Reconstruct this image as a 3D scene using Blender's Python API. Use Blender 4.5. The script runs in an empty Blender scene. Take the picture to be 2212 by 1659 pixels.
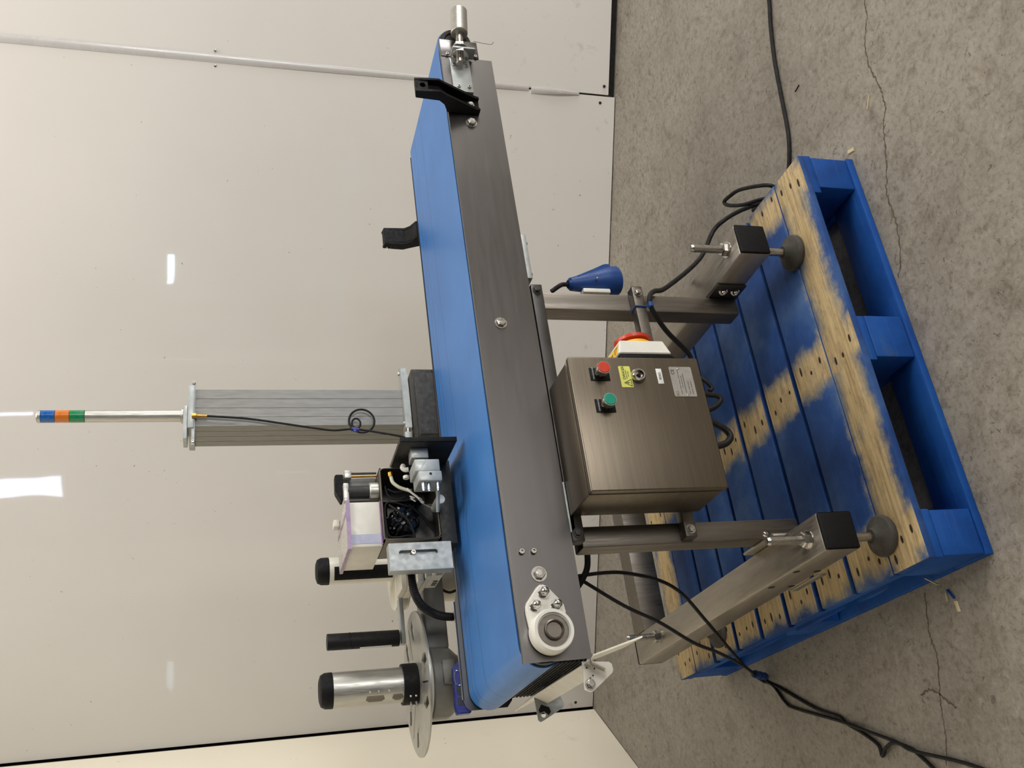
import bpy, bmesh, math, random
from mathutils import Vector, Matrix
random.seed(7)
S = bpy.context.scene
COL = S.collection

def lin(c):
    f = lambda v: v/12.92 if v <= .04045 else ((v+.055)/1.055)**2.4
    return tuple(f(v/255.) for v in c) + (1.,)

# ------------------------------------------------------------------ camera (phone held upright, picture stored lying on its side)
cd = bpy.data.cameras.new('camera'); cam = bpy.data.objects.new('camera', cd); COL.objects.link(cam)
cd.sensor_fit = 'HORIZONTAL'; cd.sensor_width = 36.; cd.lens = 36.*2084.903/2212.; cd.clip_start = .05; cd.clip_end = 100
RT = Vector((.88311, -.46915, .00419)); UP = Vector((.12964, .25259, .95885)); FW = Vector((.4509, .84622, -.28389))
M = Matrix((-UP, RT, -FW)).transposed().to_4x4(); M.translation = Vector((-.64078, -1.9494, 1.4662))
cam.matrix_world = M
S.camera = cam

# ------------------------------------------------------------------ world, lamps, exposure
W = bpy.data.worlds.new('world'); S.world = W; W.use_nodes = True
W.node_tree.nodes['Background'].inputs[0].default_value = (.8, .78, .74, 1); W.node_tree.nodes['Background'].inputs[1].default_value = .0
S.view_settings.view_transform = 'Standard'; S.view_settings.look = 'None'; S.view_settings.gamma = 1; S.view_settings.use_curve_mapping = False
S.view_settings.exposure = 0.26

W0 = Vector((-.0651, 1.9832, 0)); YA = math.radians(-32.926)
WE = Vector((math.cos(YA), math.sin(YA), 0)); WN = Vector((-math.sin(YA), math.cos(YA), 0))   # along the back wall / into it
def room(s, d, z):                     # s along the back wall, d out of it into the room
    return W0 + WE*s - WN*d + Vector((0, 0, z))
HC = 4.6
def lamp(name, s, d, z, sx, sy, power, col):
    l = bpy.data.lights.new(name, 'AREA'); l.shape = 'RECTANGLE'; l.size = sx; l.size_y = sy; l.energy = power; l.color = col
    o = bpy.data.objects.new(name, l); COL.objects.link(o); o.location = room(s, d, z); o.rotation_euler = (0, 0, YA)
    return o
lamp('ceiling_lamp_right', 3.6, 2.4, HC-.4, 3.0, .5, 54, (1., .97, .93))
lamp('wall_floor_fill', 2.5, .95, HC-.4, 2.4, .4, 44, (1., .96, .90))  # added fill that brightens the floor along the back wall
def daylight(name, s, d, z, w, h, power, aim, col=(1., .985, .965)):
    o = lamp(name, s, d, z, w, h, power, col); o.rotation_euler = (room(*aim)-o.location).normalized().to_track_quat('-Z', 'Y').to_euler()
daylight('daylight_from_shutter_door', 9.0, 8.0, 1.55, 4.2, 3.0, 350, (.8, 1.0, .8))           # open door at the right-hand end of the shed
daylight('left_wall_fill', 8.6, 1.3, 1.2, 2.0, 2.2, 165, (-.2, .7, .5))  # added fill for the left wall and its corner, no door stands here

# ------------------------------------------------------------------ materials
MATS = {}
def nodes(name):
    m = bpy.data.materials.new(name); m.use_nodes = True; MATS[name] = m
    nt = m.node_tree; return m, nt, nt.nodes['Principled BSDF']
def N(nt, t, **k):
    n = nt.nodes.new(t)
    for a, v in k.items():
        if a.startswith('i_'): n.inputs[a[2:].replace('_', ' ')].default_value = v
        else: setattr(n, a, v)
    return n
def math_(nt, op, a, b=None, clamp=False):
    n = nt.nodes.new('ShaderNodeMath'); n.operation = op; n.use_clamp = clamp
    for i, v in enumerate((a, b)):
        if v is None: continue
        if isinstance(v, (int, float)): n.inputs[i].default_value = v
        else: nt.links.new(v, n.inputs[i])
    return n.outputs[0]
def mixc(nt, fac, a, b, mode='MIX'):
    n = nt.nodes.new('ShaderNodeMix'); n.data_type = 'RGBA'; n.blend_type = mode
    for s, v in ((n.inputs[0], fac), (n.inputs[6], a), (n.inputs[7], b)):
        if isinstance(v, (int, float, tuple)): s.default_value = v
        else: nt.links.new(v, s)
    return n.outputs[2]
def coords(nt, scale=(1, 1, 1), obj=None, kind='Object'):
    tc = nt.nodes.new('ShaderNodeTexCoord'); tc.object = obj
    mp = nt.nodes.new('ShaderNodeMapping'); mp.inputs['Scale'].default_value = scale
    nt.links.new(tc.outputs[kind], mp.inputs[0]); return mp.outputs[0]
def noise(nt, vec, scale, detail=4, rough=.55, dist=0):
    n = nt.nodes.new('ShaderNodeTexNoise'); n.inputs['Scale'].default_value = scale; n.inputs['Detail'].default_value = detail
    n.inputs['Roughness'].default_value = rough; n.inputs['Distortion'].default_value = dist
    nt.links.new(vec, n.inputs['Vector']); return n.outputs['Fac']
def ramp(nt, fac, stops):
    n = nt.nodes.new('ShaderNodeValToRGB'); e = n.color_ramp.elements
    while len(e) < len(stops): e.new(.5)
    for i, (p, c) in enumerate(stops):
        e[i].position = p; e[i].color = c if len(c) == 4 else (c[0], c[1], c[2], 1)
    nt.links.new(fac, n.inputs[0]); return n.outputs[0]
def g(v): return (v, v, v, 1)
def bump(nt, bsdf, h, strength, dist=.002, sock='Normal'):
    b = nt.nodes.new('ShaderNodeBump'); b.inputs['Strength'].default_value = strength; b.inputs['Distance'].default_value = dist
    nt.links.new(h, b.inputs['Height']); nt.links.new(b.outputs[0], bsdf.inputs[sock])
def pmat(name, col, rough=.5, metal=0., var=.12, scale=12, bmp=0., bscale=150, coat=0., stretch=(1, 1, 1), rvar=.12, trans=0., spec=.5):
    m, nt, b = nodes(name); c = lin(col)
    v = coords(nt, stretch); f = noise(nt, v, scale, 5)
    lo = tuple(x*(1-var) for x in c[:3])+(1,); hi = tuple(min(1, x*(1+var)) for x in c[:3])+(1,)
    nt.links.new(ramp(nt, f, [(.3, lo), (.7, hi)]), b.inputs['Base Color'])
    nt.links.new(ramp(nt, noise(nt, v, scale*2.3, 3), [(.3, g(max(.03, rough-rvar))), (.7, g(min(1, rough+rvar)))]), b.inputs['Roughness'])
    b.inputs['Metallic'].default_value = metal; b.inputs['Coat Weight'].default_value = coat; b.inputs['Coat Roughness'].default_value = .08
    b.inputs['Transmission Weight'].default_value = trans; b.inputs['Specular IOR Level'].default_value = spec
    if bmp: bump(nt, b, noise(nt, v, bscale, 3), bmp, .001)
    return m
pmat('steel', (109, 106, 104), .31, 1, .03, 3, .008, 400, stretch=(1, 10, 14), rvar=.02)
pmat('steel_tube', (166, 159, 148), .42, 1, .10, 6, .02, 200, stretch=(8, 1, 8), rvar=.07)
pmat('steel_leg', (118, 112, 104), .44, 1, .12, 6, .02, 200, stretch=(20, 20, 1), rvar=.07)
pmat('steel_dark', (74, 72, 70), .45, .8, .15, 8)
pmat('steel_door', (120, 111, 98), .38, 1, .10, 4, .02, 300, stretch=(1, 10, 40), rvar=.03)
pmat('chrome', (205, 202, 198), .16, 1, .04, 20, rvar=.05)
pmat('bolt_steel', (176, 172, 165), .3, 1, .12, 60, rvar=.08)
pmat('aluminium', (186, 184, 176), .42, .85, .08, 14, .02, 120, stretch=(8, 8, 1))
pmat('column_aluminium', (136, 135, 130), .5, .35, .07, 14, .02, 120, stretch=(8, 8, 1))
pmat('aluminium_grey', (168, 172, 170), .5, .55, .12, 30, .03, 150)
pmat('aluminium_disc', (178, 177, 170), .42, .8, .06, 10)
pmat('black_plastic', (13, 13, 14), .6, 0, .25, 60, .08, 600, spec=.22)
pmat('black_rubber', (24, 23, 23), .6, 0, .2, 40, .05, 300, spec=.3)
pmat('black_matte', (14, 14, 15), .7, 0, .2, 40)
pmat('rubber_grey', (62, 59, 52), .75, 0, .2, 30, .1, 200)
pmat('dark_grey_paint', (44, 43, 41), .6, 0, .12, 40, .05, 300)
pmat('mid_grey_paint', (122, 121, 114), .45, 0, .08, 20, .03, 200)
pmat('white_plastic', (226, 224, 214), .35, 0, .04, 20)
pmat('white_paint', (222, 218, 206), .38, 0, .06, 25)
pmat('cream_paint', (205, 200, 184), .45, 0, .06, 20)
pmat('yellow_plastic', (244, 190, 40), .4, 0, .05, 30)
pmat('yellow_label', (222, 222, 110), .5, 0, .06, 30)
pmat('red_plastic', (205, 62, 36), .38, 0, .05, 30)
pmat('green_plastic', (10, 142, 118), .38, 0, .05, 30)
pmat('lens_blue', (10, 92, 168), .22, 0, .08, 40, coat=.5)
pmat('lens_amber', (214, 116, 22), .22, 0, .08, 40, coat=.5)
pmat('lens_green', (10, 132, 78), .22, 0, .08, 40, coat=.5)
pmat('blue_plastic', (22, 66, 132), .38, 0, .08, 25)
pmat('blue_guard', (26, 38, 122), .35, 0, .12, 40)
pmat('blue_tie', (24, 66, 130), .45, 0, .1, 40)
pmat('label_white', (232, 232, 226), .5, 0, .02, 20)
pmat('rating_plate', (170, 166, 160), .4, .5, .05, 30)
pmat('ink', (28, 26, 22), .6, 0, .1, 60)
pmat('ink_grey', (88, 84, 78), .6, 0, .1, 60)
pmat('ink_white', (190, 190, 186), .6, 0, .1, 60)
pmat('gold_print', (150, 120, 40), .5, .3, .2, 120)
pmat('purple_acrylic', (168, 130, 176), .2, 0, .1, 30, trans=.35)
pmat('lavender_tape', (172, 174, 196), .4, 0, .04, 30)
pmat('clear_lid', (205, 200, 192), .25, 0, .08, 30, trans=.25)
pmat('black_bag', (10, 10, 11), .18, 0, .2, 40, .9, 40, coat=.4)
pmat('tube_cream', (196, 194, 168), .4, 0, .05, 30)
pmat('brass', (168, 128, 62), .35, 1, .1, 40)
pmat('splinter_wood', (206, 190, 150), .7, 0, .12, 60, stretch=(1, 8, 8))
pmat('nail_dark', (44, 30, 20), .6, .3, .3, 200)
pmat('crack_dark', (92, 82, 70), .9, 0, .25, 60)
pmat('ceiling_paint', (120, 116, 110), .8, 0, .04, 2)
pmat('far_wall', (98, 90, 80), .7, 0, .08, 1.5)
pmat('gap_black', (18, 16, 14), .8, 0, .2, 30)
pmat('strip_white', (190, 187, 184), .3, 0, .03, 10, coat=.3)

def wall_mat(name, col, seed):
    m, nt, b = nodes(name); v = coords(nt)
    f = noise(nt, v, 1.3, 3); c = lin(col)
    base = ramp(nt, f, [(.3, tuple(x*.965 for x in c[:3])), (.7, tuple(min(1, x*1.03) for x in c[:3]))])
    sp = noise(nt, v, 62+seed, 2, .5)                     # tiny fly specks
    sp2 = noise(nt, v, 7.5+seed, 3, .6)
    spots = math_(nt, 'MULTIPLY', ramp(nt, sp, [(.735, g(0)), (.77, g(1))]), ramp(nt, sp2, [(.5, g(0)), (.62, g(.8))]))
    # scuffs near the floor
    sep = nt.nodes.new('ShaderNodeSeparateXYZ'); tc = nt.nodes.new('ShaderNodeTexCoord'); nt.links.new(tc.outputs['Object'], sep.inputs[0])
    low = ramp(nt, sep.outputs[2], [(.0, g(1)), (.6, g(0))])
    sc = math_(nt, 'MULTIPLY', ramp(nt, noise(nt, v, 9, 6, .7), [(.62, g(0)), (.78, g(.55))]), low)
    mask = math_(nt, 'ADD', spots, sc, True)
    nt.links.new(mixc(nt, mask, base, lin((96, 88, 76))), b.inputs['Base Color'])
    b.inputs['Roughness'].default_value = .32; b.inputs['Specular IOR Level'].default_value = .35
    b.inputs['Coat Weight'].default_value = .8; b.inputs['Coat Roughness'].default_value = .02; b.inputs['Coat IOR'].default_value = 1.45
    h = noise(nt, v, 3.2, 2, .4); bump(nt, b, h, .07, .01, 'Coat Normal')
    return m
wall_mat('wall_gloss', (216, 212, 205), 0)
wall_mat('wall_beige', (234, 226, 206), 5)

def floor_mat():
    m, nt, b = nodes('concrete'); v = coords(nt)
    big = noise(nt, v, 1.6, 5, .6); mid = noise(nt, v, 11, 7, .72, .4); fine = noise(nt, v, 75, 6, .75)
    base = ramp(nt, big, [(.3, lin((130, 124, 113))), (.5, lin((144, 137, 125))), (.72, lin((155, 148, 136)))])
    c1 = mixc(nt, ramp(nt, mid, [(.32, g(.5)), (.48, g(0))]), base, lin((100, 88, 73)))
    c1 = mixc(nt, ramp(nt, mid, [(.54, g(0)), (.72, g(.35))]), c1, lin((164, 158, 146)))
    patch = noise(nt, v, 36, 6, .72, .8)
    c1 = mixc(nt, ramp(nt, patch, [(.32, g(.62)), (.48, g(0))]), c1, lin((92, 82, 68)))
    c1 = mixc(nt, ramp(nt, patch, [(.56, g(0)), (.72, g(.55))]), c1, lin((172, 165, 152)))
    pits = ramp(nt, noise(nt, v, 48, 3, .6, 1.2), [(.27, g(1)), (.36, g(0))])
    c2 = mixc(nt, math_(nt, 'MULTIPLY', pits, .65), c1, lin((78, 68, 56)))
    c3 = mixc(nt, ramp(nt, fine, [(.31, g(.62)), (.49, g(0))]), c2, lin((84, 76, 66)))
    c3 = mixc(nt, ramp(nt, fine, [(.56, g(0)), (.72, g(.42))]), c3, lin((182, 176, 164)))
    nt.links.new(c3, b.inputs['Base Color'])
    nt.links.new(ramp(nt, mid, [(.3, g(.34)), (.7, g(.56))]), b.inputs['Roughness'])
    hgt = math_(nt, 'SUBTRACT', math_(nt, 'MULTIPLY', fine, .6), math_(nt, 'MULTIPLY', pits, .7)); bump(nt, b, hgt, .7, .002)
floor_mat()

def belt_mat():
    m, nt, b = nodes('belt_blue'); v = coords(nt)
    base = ramp(nt, noise(nt, v, 4, 4), [(.3, lin((50, 106, 172))), (.7, lin((60, 120, 188)))])
    tc = nt.nodes.new('ShaderNodeTexCoord'); sep = nt.nodes.new('ShaderNodeSeparateXYZ'); nt.links.new(tc.outputs['Object'], sep.inputs[0])
    ln = None
    for y in (.300, .385, .415):                          # faint scored lines running along the belt
        d = math_(nt, 'ABSOLUTE', math_(nt, 'SUBTRACT', sep.outputs[1], y)); k = ramp(nt, d, [(.0004, g(.5)), (.0012, g(0))])
        ln = k if ln is None else math_(nt, 'MAXIMUM', ln, k)
    scuff = ramp(nt, noise(nt, coords(nt, (2.5, 26, 26)), 3.2, 6, .7), [(.62, g(0)), (.74, g(.5))])
    c = mixc(nt, math_(nt, 'MAXIMUM', ln, scuff), base, lin((34, 52, 84)))
    nt.links.new(c, b.inputs['Base Color']); b.inputs['Roughness'].default_value = .42; b.inputs['Specular IOR Level'].default_value = .5
    bump(nt, b, noise(nt, v, 500, 2), .05, .0005)
belt_mat()

# ------------------------------------------------------------------ mesh helpers
ORG = {}
def link(o, parent=None):
    COL.objects.link(o)
    if parent is not None: o.parent = parent; ORG[o.name] = ORG.get(parent.name, Vector())
    return o
def thing(name, label, cat, loc=(0, 0, 0), rot=(0, 0, 0), group=None, local=False):
    o = bpy.data.objects.new(name, None); o.empty_display_size = .05; COL.objects.link(o); o.location = loc; o.rotation_euler = rot
    o['label'] = label; o['category'] = cat
    if group: o['group'] = group
    ORG[o.name] = Vector() if local else Vector(loc)
    return o
def finish(bm, ang=.6):
    bmesh.ops.recalc_face_normals(bm, faces=bm.faces)
    for f in bm.faces: f.smooth = True
    for e in bm.edges:
        if len(e.link_faces) == 2 and e.calc_face_angle(0) > ang: e.smooth = False
def mk(name, bm, mat, parent=None, label=None, cat=None, kind=None, group=None, raw=False):
    if isinstance(bm, (list, tuple)): bm = join(bm)
    if not raw: finish(bm)
    o_ = ORG.get(parent.name, Vector()) if parent else Vector()
    if o_.length: bmesh.ops.translate(bm, verts=bm.verts, vec=-o_)
    me = bpy.data.meshes.new(name); bm.to_mesh(me); bm.free()
    me.materials.append(MATS[mat] if isinstance(mat, str) else mat)
    o = bpy.data.objects.new(name, me); link(o, parent)
    if label: o['label'] = label
    if cat: o['category'] = cat
    if kind: o['kind'] = kind
    if group: o['group'] = group
    return o
def join(bms):
    r = bmesh.new()
    for b in bms:
        me = bpy.data.meshes.new('t'); b.to_mesh(me); b.free(); r.from_mesh(me); bpy.data.meshes.remove(me)
    return r
def box(x0, x1, y0, y1, z0, z1, bev=0., seg=2):
    bm = bmesh.new(); bmesh.ops.create_cube(bm, size=1)
    for v in bm.verts:
        v.co = Vector((x0 if v.co.x < 0 else x1, y0 if v.co.y < 0 else y1, z0 if v.co.z < 0 else z1))
    if bev: bmesh.ops.bevel(bm, geom=bm.edges[:], offset=bev, segments=seg, affect='EDGES', profile=.5)
    return bm
def prism(pts, axis, a, b, bev=0.):
    bm = bmesh.new()
    f = {'y': lambda p, t: (p[0], t, p[1]), 'x': lambda p, t: (t, p[0], p[1]), 'z': lambda p, t: (p[0], p[1], t)}[axis]
    v0 = [bm.verts.new(f(p, a)) for p in pts]; v1 = [bm.verts.new(f(p, b)) for p in pts]; n = len(pts)
    bm.faces.new(v0); bm.faces.new(v1[::-1])
    for i in range(n): bm.faces.new((v0[i], v0[(i+1) % n], v1[(i+1) % n], v1[i]))
    if bev: bmesh.ops.bevel(bm, geom=bm.edges[:], offset=bev, segments=2, affect='EDGES')
    return bm
def frame(d):
    d = Vector(d).normalized(); a = Vector((0, 0, 1)) if abs(d.z) < .9 else Vector((1, 0, 0))
    u = d.cross(a).normalized(); w = d.cross(u).normalized(); return d, u, w
def lathe(prof, base, d, n=32, ph=0.):
    """prof: list of (radius, height along d)"""
    d, u, w = frame(d); base = Vector(base); bm = bmesh.new(); rings = []
    for r, h in prof:
        if r < 1e-6: rings.append([bm.verts.new(base+d*h)])
        else: rings.append([bm.verts.new(base+d*h+(u*math.cos(t)+w*math.sin(t))*r) for t in [ph+2*math.pi*i/n for i in range(n)]])
    for A, B in zip(rings, rings[1:]):
        if len(A) == 1 and len(B) == 1: continue
        for i in range(n):
            j = (i+1) % n
            if len(A) == 1: bm.faces.new((A[0], B[j], B[i]))
            elif len(B) == 1: bm.faces.new((A[i], A[j], B[0]))
            else: bm.faces.new((A[i], A[j], B[j], B[i]))
    if len(rings[0]) > 1: bm.faces.new(rings[0][::-1])
    if len(rings[-1]) > 1: bm.faces.new(rings[-1])
    return bm
def cyl(p0, p1, r, n=24, bev=0., r1=None):
    p0, p1 = Vector(p0), Vector(p1); L = (p1-p0).length; r1 = r if r1 is None else r1
    if bev: pr = [(r-bev, 0), (r, bev), (r1, L-bev), (r1-bev, L)]
    else: pr = [(r, 0), (r1, L)]
    return lathe(pr, p0, p1-p0, n)
def hexa(p, d, r, h, ph=.3):
    return lathe([(r*.9, 0), (r, .0), (r, h*.82), (r*.86, h)], p, d, 6, ph)
def spline(pts, sub=8, closed=False):
    P = [Vector(p) for p in pts]; out = []; n = len(P)
    for i in range(n if closed else n-1):
        p0 = P[(i-1) % n] if closed or i else P[0]*2-P[1]
        p1, p2 = P[i], P[(i+1) % n]
        p3 = P[(i+2) % n] if closed or i+2 < n else P[-1]*2-P[-2]
        for k in range(sub):
            t = k/sub
            out.append(.5*((2*p1)+(p2-p0)*t+(2*p0-5*p1+4*p2-p3)*t*t+(3*p1-p0-3*p2+p3)*t**3))
    if not closed: out.append(P[-1].copy())
    return out
def tube(pts, r, n=10, sub=8, closed=False, rf=None, smooth=True):
    P = spline(pts, sub, closed) if smooth else [Vector(p) for p in pts]
    bm = bmesh.new(); rings = []; prev = None; m = len(P)
    for i, p in enumerate(P):
        a = P[(i-1) % m] if closed or i else p; b = P[(i+1) % m] if closed or i+1 < m else p
        t = (b-a).normalized()
        if prev is None: _, u, w = frame(t)
        else:
            u = (prev-t*prev.dot(t)).normalized(); w = t.cross(u)
        prev = u; rr = r if rf is None else rf(i)
        rings.append([bm.verts.new(p+(u*math.cos(q)+w*math.sin(q))*rr) for q in [2*math.pi*k/n for k in range(n)]])
    for i in range(m if closed else m-1):
        A, B = rings[i], rings[(i+1) % m]
        for k in range(n):
            bm.faces.new((A[k], A[(k+1) % n], B[(k+1) % n], B[k]))
    if not closed: bm.faces.new(rings[0][::-1]); bm.faces.new(rings[-1])
    return bm
def plate(outline, holes, th, mat4):
    """flat plate with real holes: outlines in 2-D, thickness th centred, placed by a matrix"""
    cu = bpy.data.curves.new('p', 'CURVE'); cu.dimensions = '2D'; cu.fill_mode = 'BOTH'; cu.extrude = th/2
    for pts in [outline]+list(holes):
        sp = cu.splines.new('POLY'); sp.points.add(len(pts)-1); sp.use_cyclic_u = True
        for q, p in zip(sp.points, pts): q.co = (p[0], p[1], 0, 1)
    ob = bpy.data.objects.new('p', cu); me = bpy.data.meshes.new_from_object(ob)
    bm = bmesh.new(); bm.from_mesh(me); bmesh.ops.remove_doubles(bm, verts=bm.verts, dist=1e-6); bm.transform(mat4)
    bpy.data.objects.remove(ob); bpy.data.curves.remove(cu); bpy.data.meshes.remove(me); return bm
def circ(cx, cy, r, n=32): return [(cx+r*math.cos(2*math.pi*i/n), cy+r*math.sin(2*math.pi*i/n)) for i in range(n)]
def slot(x0, x1, y, r, n=8):
    return [(x1+r*math.cos(t), y+r*math.sin(t)) for t in [-math.pi/2+math.pi*i/n for i in range(n+1)]] + \
           [(x0+r*math.cos(t), y+r*math.sin(t)) for t in [math.pi/2+math.pi*i/n for i in range(n+1)]]
def rrect(x0, x1, y0, y1, r, n=5):
    o = []
    for cx, cy, a in ((x1-r, y0+r, -90), (x1-r, y1-r, 0), (x0+r, y1-r, 90), (x0+r, y0+r, 180)):
        o += [(cx+r*math.cos(math.radians(a+90*i/n)), cy+r*math.sin(math.radians(a+90*i/n))) for i in range(n+1)]
    return o
def XZ(y):      # plate lying in the x-z plane, facing -y
    return Matrix(((1, 0, 0, 0), (0, 0, -1, y), (0, 1, 0, 0), (0, 0, 0, 1)))
def text_bm(body, size, origin, xdir, ydir, depth=.0003, spacing=1.):
    cu = bpy.data.curves.new('t', 'FONT'); cu.body = body; cu.size = size; cu.extrude = depth; cu.space_character = spacing
    ob = bpy.data.objects.new('t', cu); me = bpy.data.meshes.new_from_object(ob)
    bm = bmesh.new(); bm.from_mesh(me)
    x = Vector(xdir).normalized(); y = Vector(ydir).normalized(); z = x.cross(y)
    m = Matrix((x, y, z)).transposed().to_4x4(); m.translation = Vector(origin); bm.transform(m)
    bpy.data.objects.remove(ob); bpy.data.curves.remove(cu); bpy.data.meshes.remove(me); return bm
def bolt(p, d, r, parent, h=.008, mat='bolt_steel', washer=True, name='bolt'):
    p = Vector(p); d = Vector(d).normalized(); b = []
    w = .0018 if washer else 0
    if washer: b.append(cyl(p, p+d*w, r*1.35, 24))
    b.append(hexa(p+d*w, d, r, h)); b.append(lathe([(r*.62, 0), (r*.55, .0008), (0, .001)], p+d*(w+h), d, 16))
    return mk(name, b, mat, parent)
def acorn(p, d, r, parent, name='acorn_nut'):
    p = Vector(p); d = Vector(d).normalized()
    b = [cyl(p, p+d*.0018, r*1.25, 24), hexa(p+d*.0018, d, r, r*.9),
         lathe([(r*.84, 0), (r*.82, r*.45), (r*.62, r*.85), (r*.3, r*1.08), (0, r*1.12)], p+d*(.0018+r*.85), d, 20)]
    return mk(name, b, 'chrome', parent)
def capscrew(p, d, r, parent, name='screw', mat='bolt_steel'):
    p = Vector(p); d = Vector(d).normalized()
    return mk(name, lathe([(r, 0), (r, r*.7), (r*.85, r*.95), (r*.5, r*.95), (r*.5, r*.4), (0, r*.4)], p, d, 18), mat, parent)

# ------------------------------------------------------------------ the setting
def slab(name, corners, th, nrm, mat, parent=None, **k):
    bm = bmesh.new(); n = Vector(nrm); a = [bm.verts.new(Vector(c)) for c in corners]; b = [bm.verts.new(Vector(c)-n*th) for c in corners]
    m = len(a); bm.faces.new(a); bm.faces.new(b[::-1])
    for i in range(m): bm.faces.new((a[i], b[i], b[(i+1) % m], a[(i+1) % m]))
    return mk(name, bm, mat, parent, **k)
SX0, SX1, DF = -7., 9.8, 10.5
LD = Vector((-.604, -.797, 0))                          # the left wall runs this way out of the corner
LC = W0 + LD*4.6
fl = slab('floor', [room(SX0, -.3, 0), room(SX0, DF, 0), room(SX1, DF, 0), room(SX1, -.3, 0)], .1, (0, 0, 1), 'concrete', kind='structure')
slab('ceiling', [room(SX0, -.3, HC), room(SX1, -.3, HC), room(SX1, DF, HC), room(SX0, DF, HC)], .1, (0, 0, -1), 'ceiling_paint', kind='structure')
wb = slab('wall_back', [room(-.3, -.022, 0), room(SX1, -.022, 0), room(SX1, -.022, HC), room(-.3, -.022, HC)], .1, -WN, 'gap_black', kind='structure')
SEAM = 2.484
slab('cladding_panel', [room(.006, 0, .004), room(SEAM-.004, 0, .004), room(SEAM-.004, 0, HC-.01), room(.006, 0, HC-.01)], .012, -WN, 'wall_gloss', wb)
slab('cladding_panel', [room(SEAM+.004, -.004, .03), room(SX1, -.004, .03), room(SX1, -.004, HC-.01), room(SEAM+.004, -.004, HC-.01)], .012, -WN, 'wall_gloss', wb)
LN = Vector((.797, -.604, 0))
wl = slab('wall_left', [W0-LN*.004+Vector((0, 0, .0)), LC-LN*.004, LC-LN*.004+Vector((0, 0, HC)), W0-LN*.004+Vector((0, 0, HC))], .1, LN, 'gap_black', kind='structure')
slab('cladding_panel', [W0+LD*.012+Vector((0, 0, .002)), LC+Vector((0, 0, .002)), LC+Vector((0, 0, HC)), W0+LD*.012+Vector((0, 0, HC))], .003, LN, 'wall_beige', wl)
slab('wall_front', [room(SX0, DF, 0), room(SX0, DF, HC), room(SX1, DF, HC), room(SX1, DF, 0)], .1, WN, 'far_wall', kind='structure')
slab('wall_right', [room(SX1, -.3, 0), room(SX1, DF, 0), room(SX1, DF, HC), room(SX1, -.3, HC)], .1, -WE, 'far_wall', kind='structure')
# joint strip over the seam, in short lengths that have lifted
def strip(s, z0, z1, w0, w1, lift, name='joint_strip'):
    bm = bmesh.new(); n = 8; rows = []
    for i in range(n+1):
        t = i/n; z = z0+(z1-z0)*t; w = (w0+(w1-w0)*t)/2; l = .001+lift*.6*math.sin(math.pi*t)
        rows.append([bm.verts.new(room(s-w, l, z)), bm.verts.new(room(s-w*.5, l+.0035, z)), bm.verts.new(room(s+w*.5, l+.0035, z)), bm.verts.new(room(s+w, l, z)), bm.verts.new(room(s+w, -.002, z)), bm.verts.new(room(s-w, -.002, z))])
    for A, B in zip(rows, rows[1:]):
        for k in range(6): bm.faces.new((A[k], A[(k+1) % 6], B[(k+1) % 6], B[k]))
    bm.faces.new(rows[0][::-1]); bm.faces.new(rows[-1]); return bm
tr = mk('trim_1', strip(SEAM, .745, 1.50, .020, .030, .004), 'strip_white', kind='structure')
mk('joint_strip', strip(SEAM, 1.50, HC-.02, .030, .030, .002), 'strip_white', tr)
mk('joint_strip', strip(SEAM, .36, .742, .022, .026, .006), 'strip_white', tr)
mk('joint_strip', strip(SEAM-.004, .155, .35, .012, .03, .012), 'strip_white', tr)
for s, z in ((SEAM+.026, 1.508), (SEAM-.026, 1.508)): mk('screw', lathe([(.0045, 0), (.004, .002), (0, .0028)], room(s, .0, z), -WN, 12), 'bolt_steel', wb)
for s, z in ((SEAM+.035, .03), (SEAM-.03, .045), (.03, .06)): mk('screw', lathe([(.006, 0), (.005, .002), (0, .003)], room(s, .0, z+.02), -WN, 12), 'nail_dark', wb)

# far end of the shed: rooflight window, a tall slit and a lit batten (seen mirrored in the glossy cladding)
def emis(name, col, st):
    m, nt, b = nodes(name); b.inputs['Base Color'].default_value = (0, 0, 0, 1); b.inputs['Emission Color'].default_value = lin(col); b.inputs['Emission Strength'].default_value = st
    v = coords(nt); k = nt.nodes.new('ShaderNodeMapRange'); nt.links.new(noise(nt, v, 6, 2), k.inputs[0]); k.inputs[3].default_value = st*.85; k.inputs[4].default_value = st*1.1
    nt.links.new(k.outputs[0], b.inputs['Emission Strength'])
emis('daylight_pane', (214, 222, 255), 20); emis('tube_glow', (205, 232, 255), 24)
def far_pane(name, s0, s1, z0, z1, mat, frame_w, **k):
    bm = slab(name, [room(s0-frame_w, DF-.002, z0-frame_w), room(s1+frame_w, DF-.002, z0-frame_w), room(s1+frame_w, DF-.002, z1+frame_w), room(s0-frame_w, DF-.002, z1+frame_w)], .03, WN, 'mid_grey_paint', **k)
    p = slab('pane', [room(s0, DF-.04, z0), room(s1, DF-.04, z0), room(s1, DF-.04, z1), room(s0, DF-.04, z1)], .004, WN, mat, bm); return bm
far_pane('window_1', -1.12, -.85, 3.58, 4.4, 'daylight_pane', .05, kind='structure')
far_pane('window_2', .02, .07, 3.92, 4.4, 'daylight_pane', .03, kind='structure')
far_pane('batten_lamp', 1.83, 2.23, 2.16, 2.24, 'tube_glow', .03, kind='structure')  # the lit batten, a lamp on the unseen far wall

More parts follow.
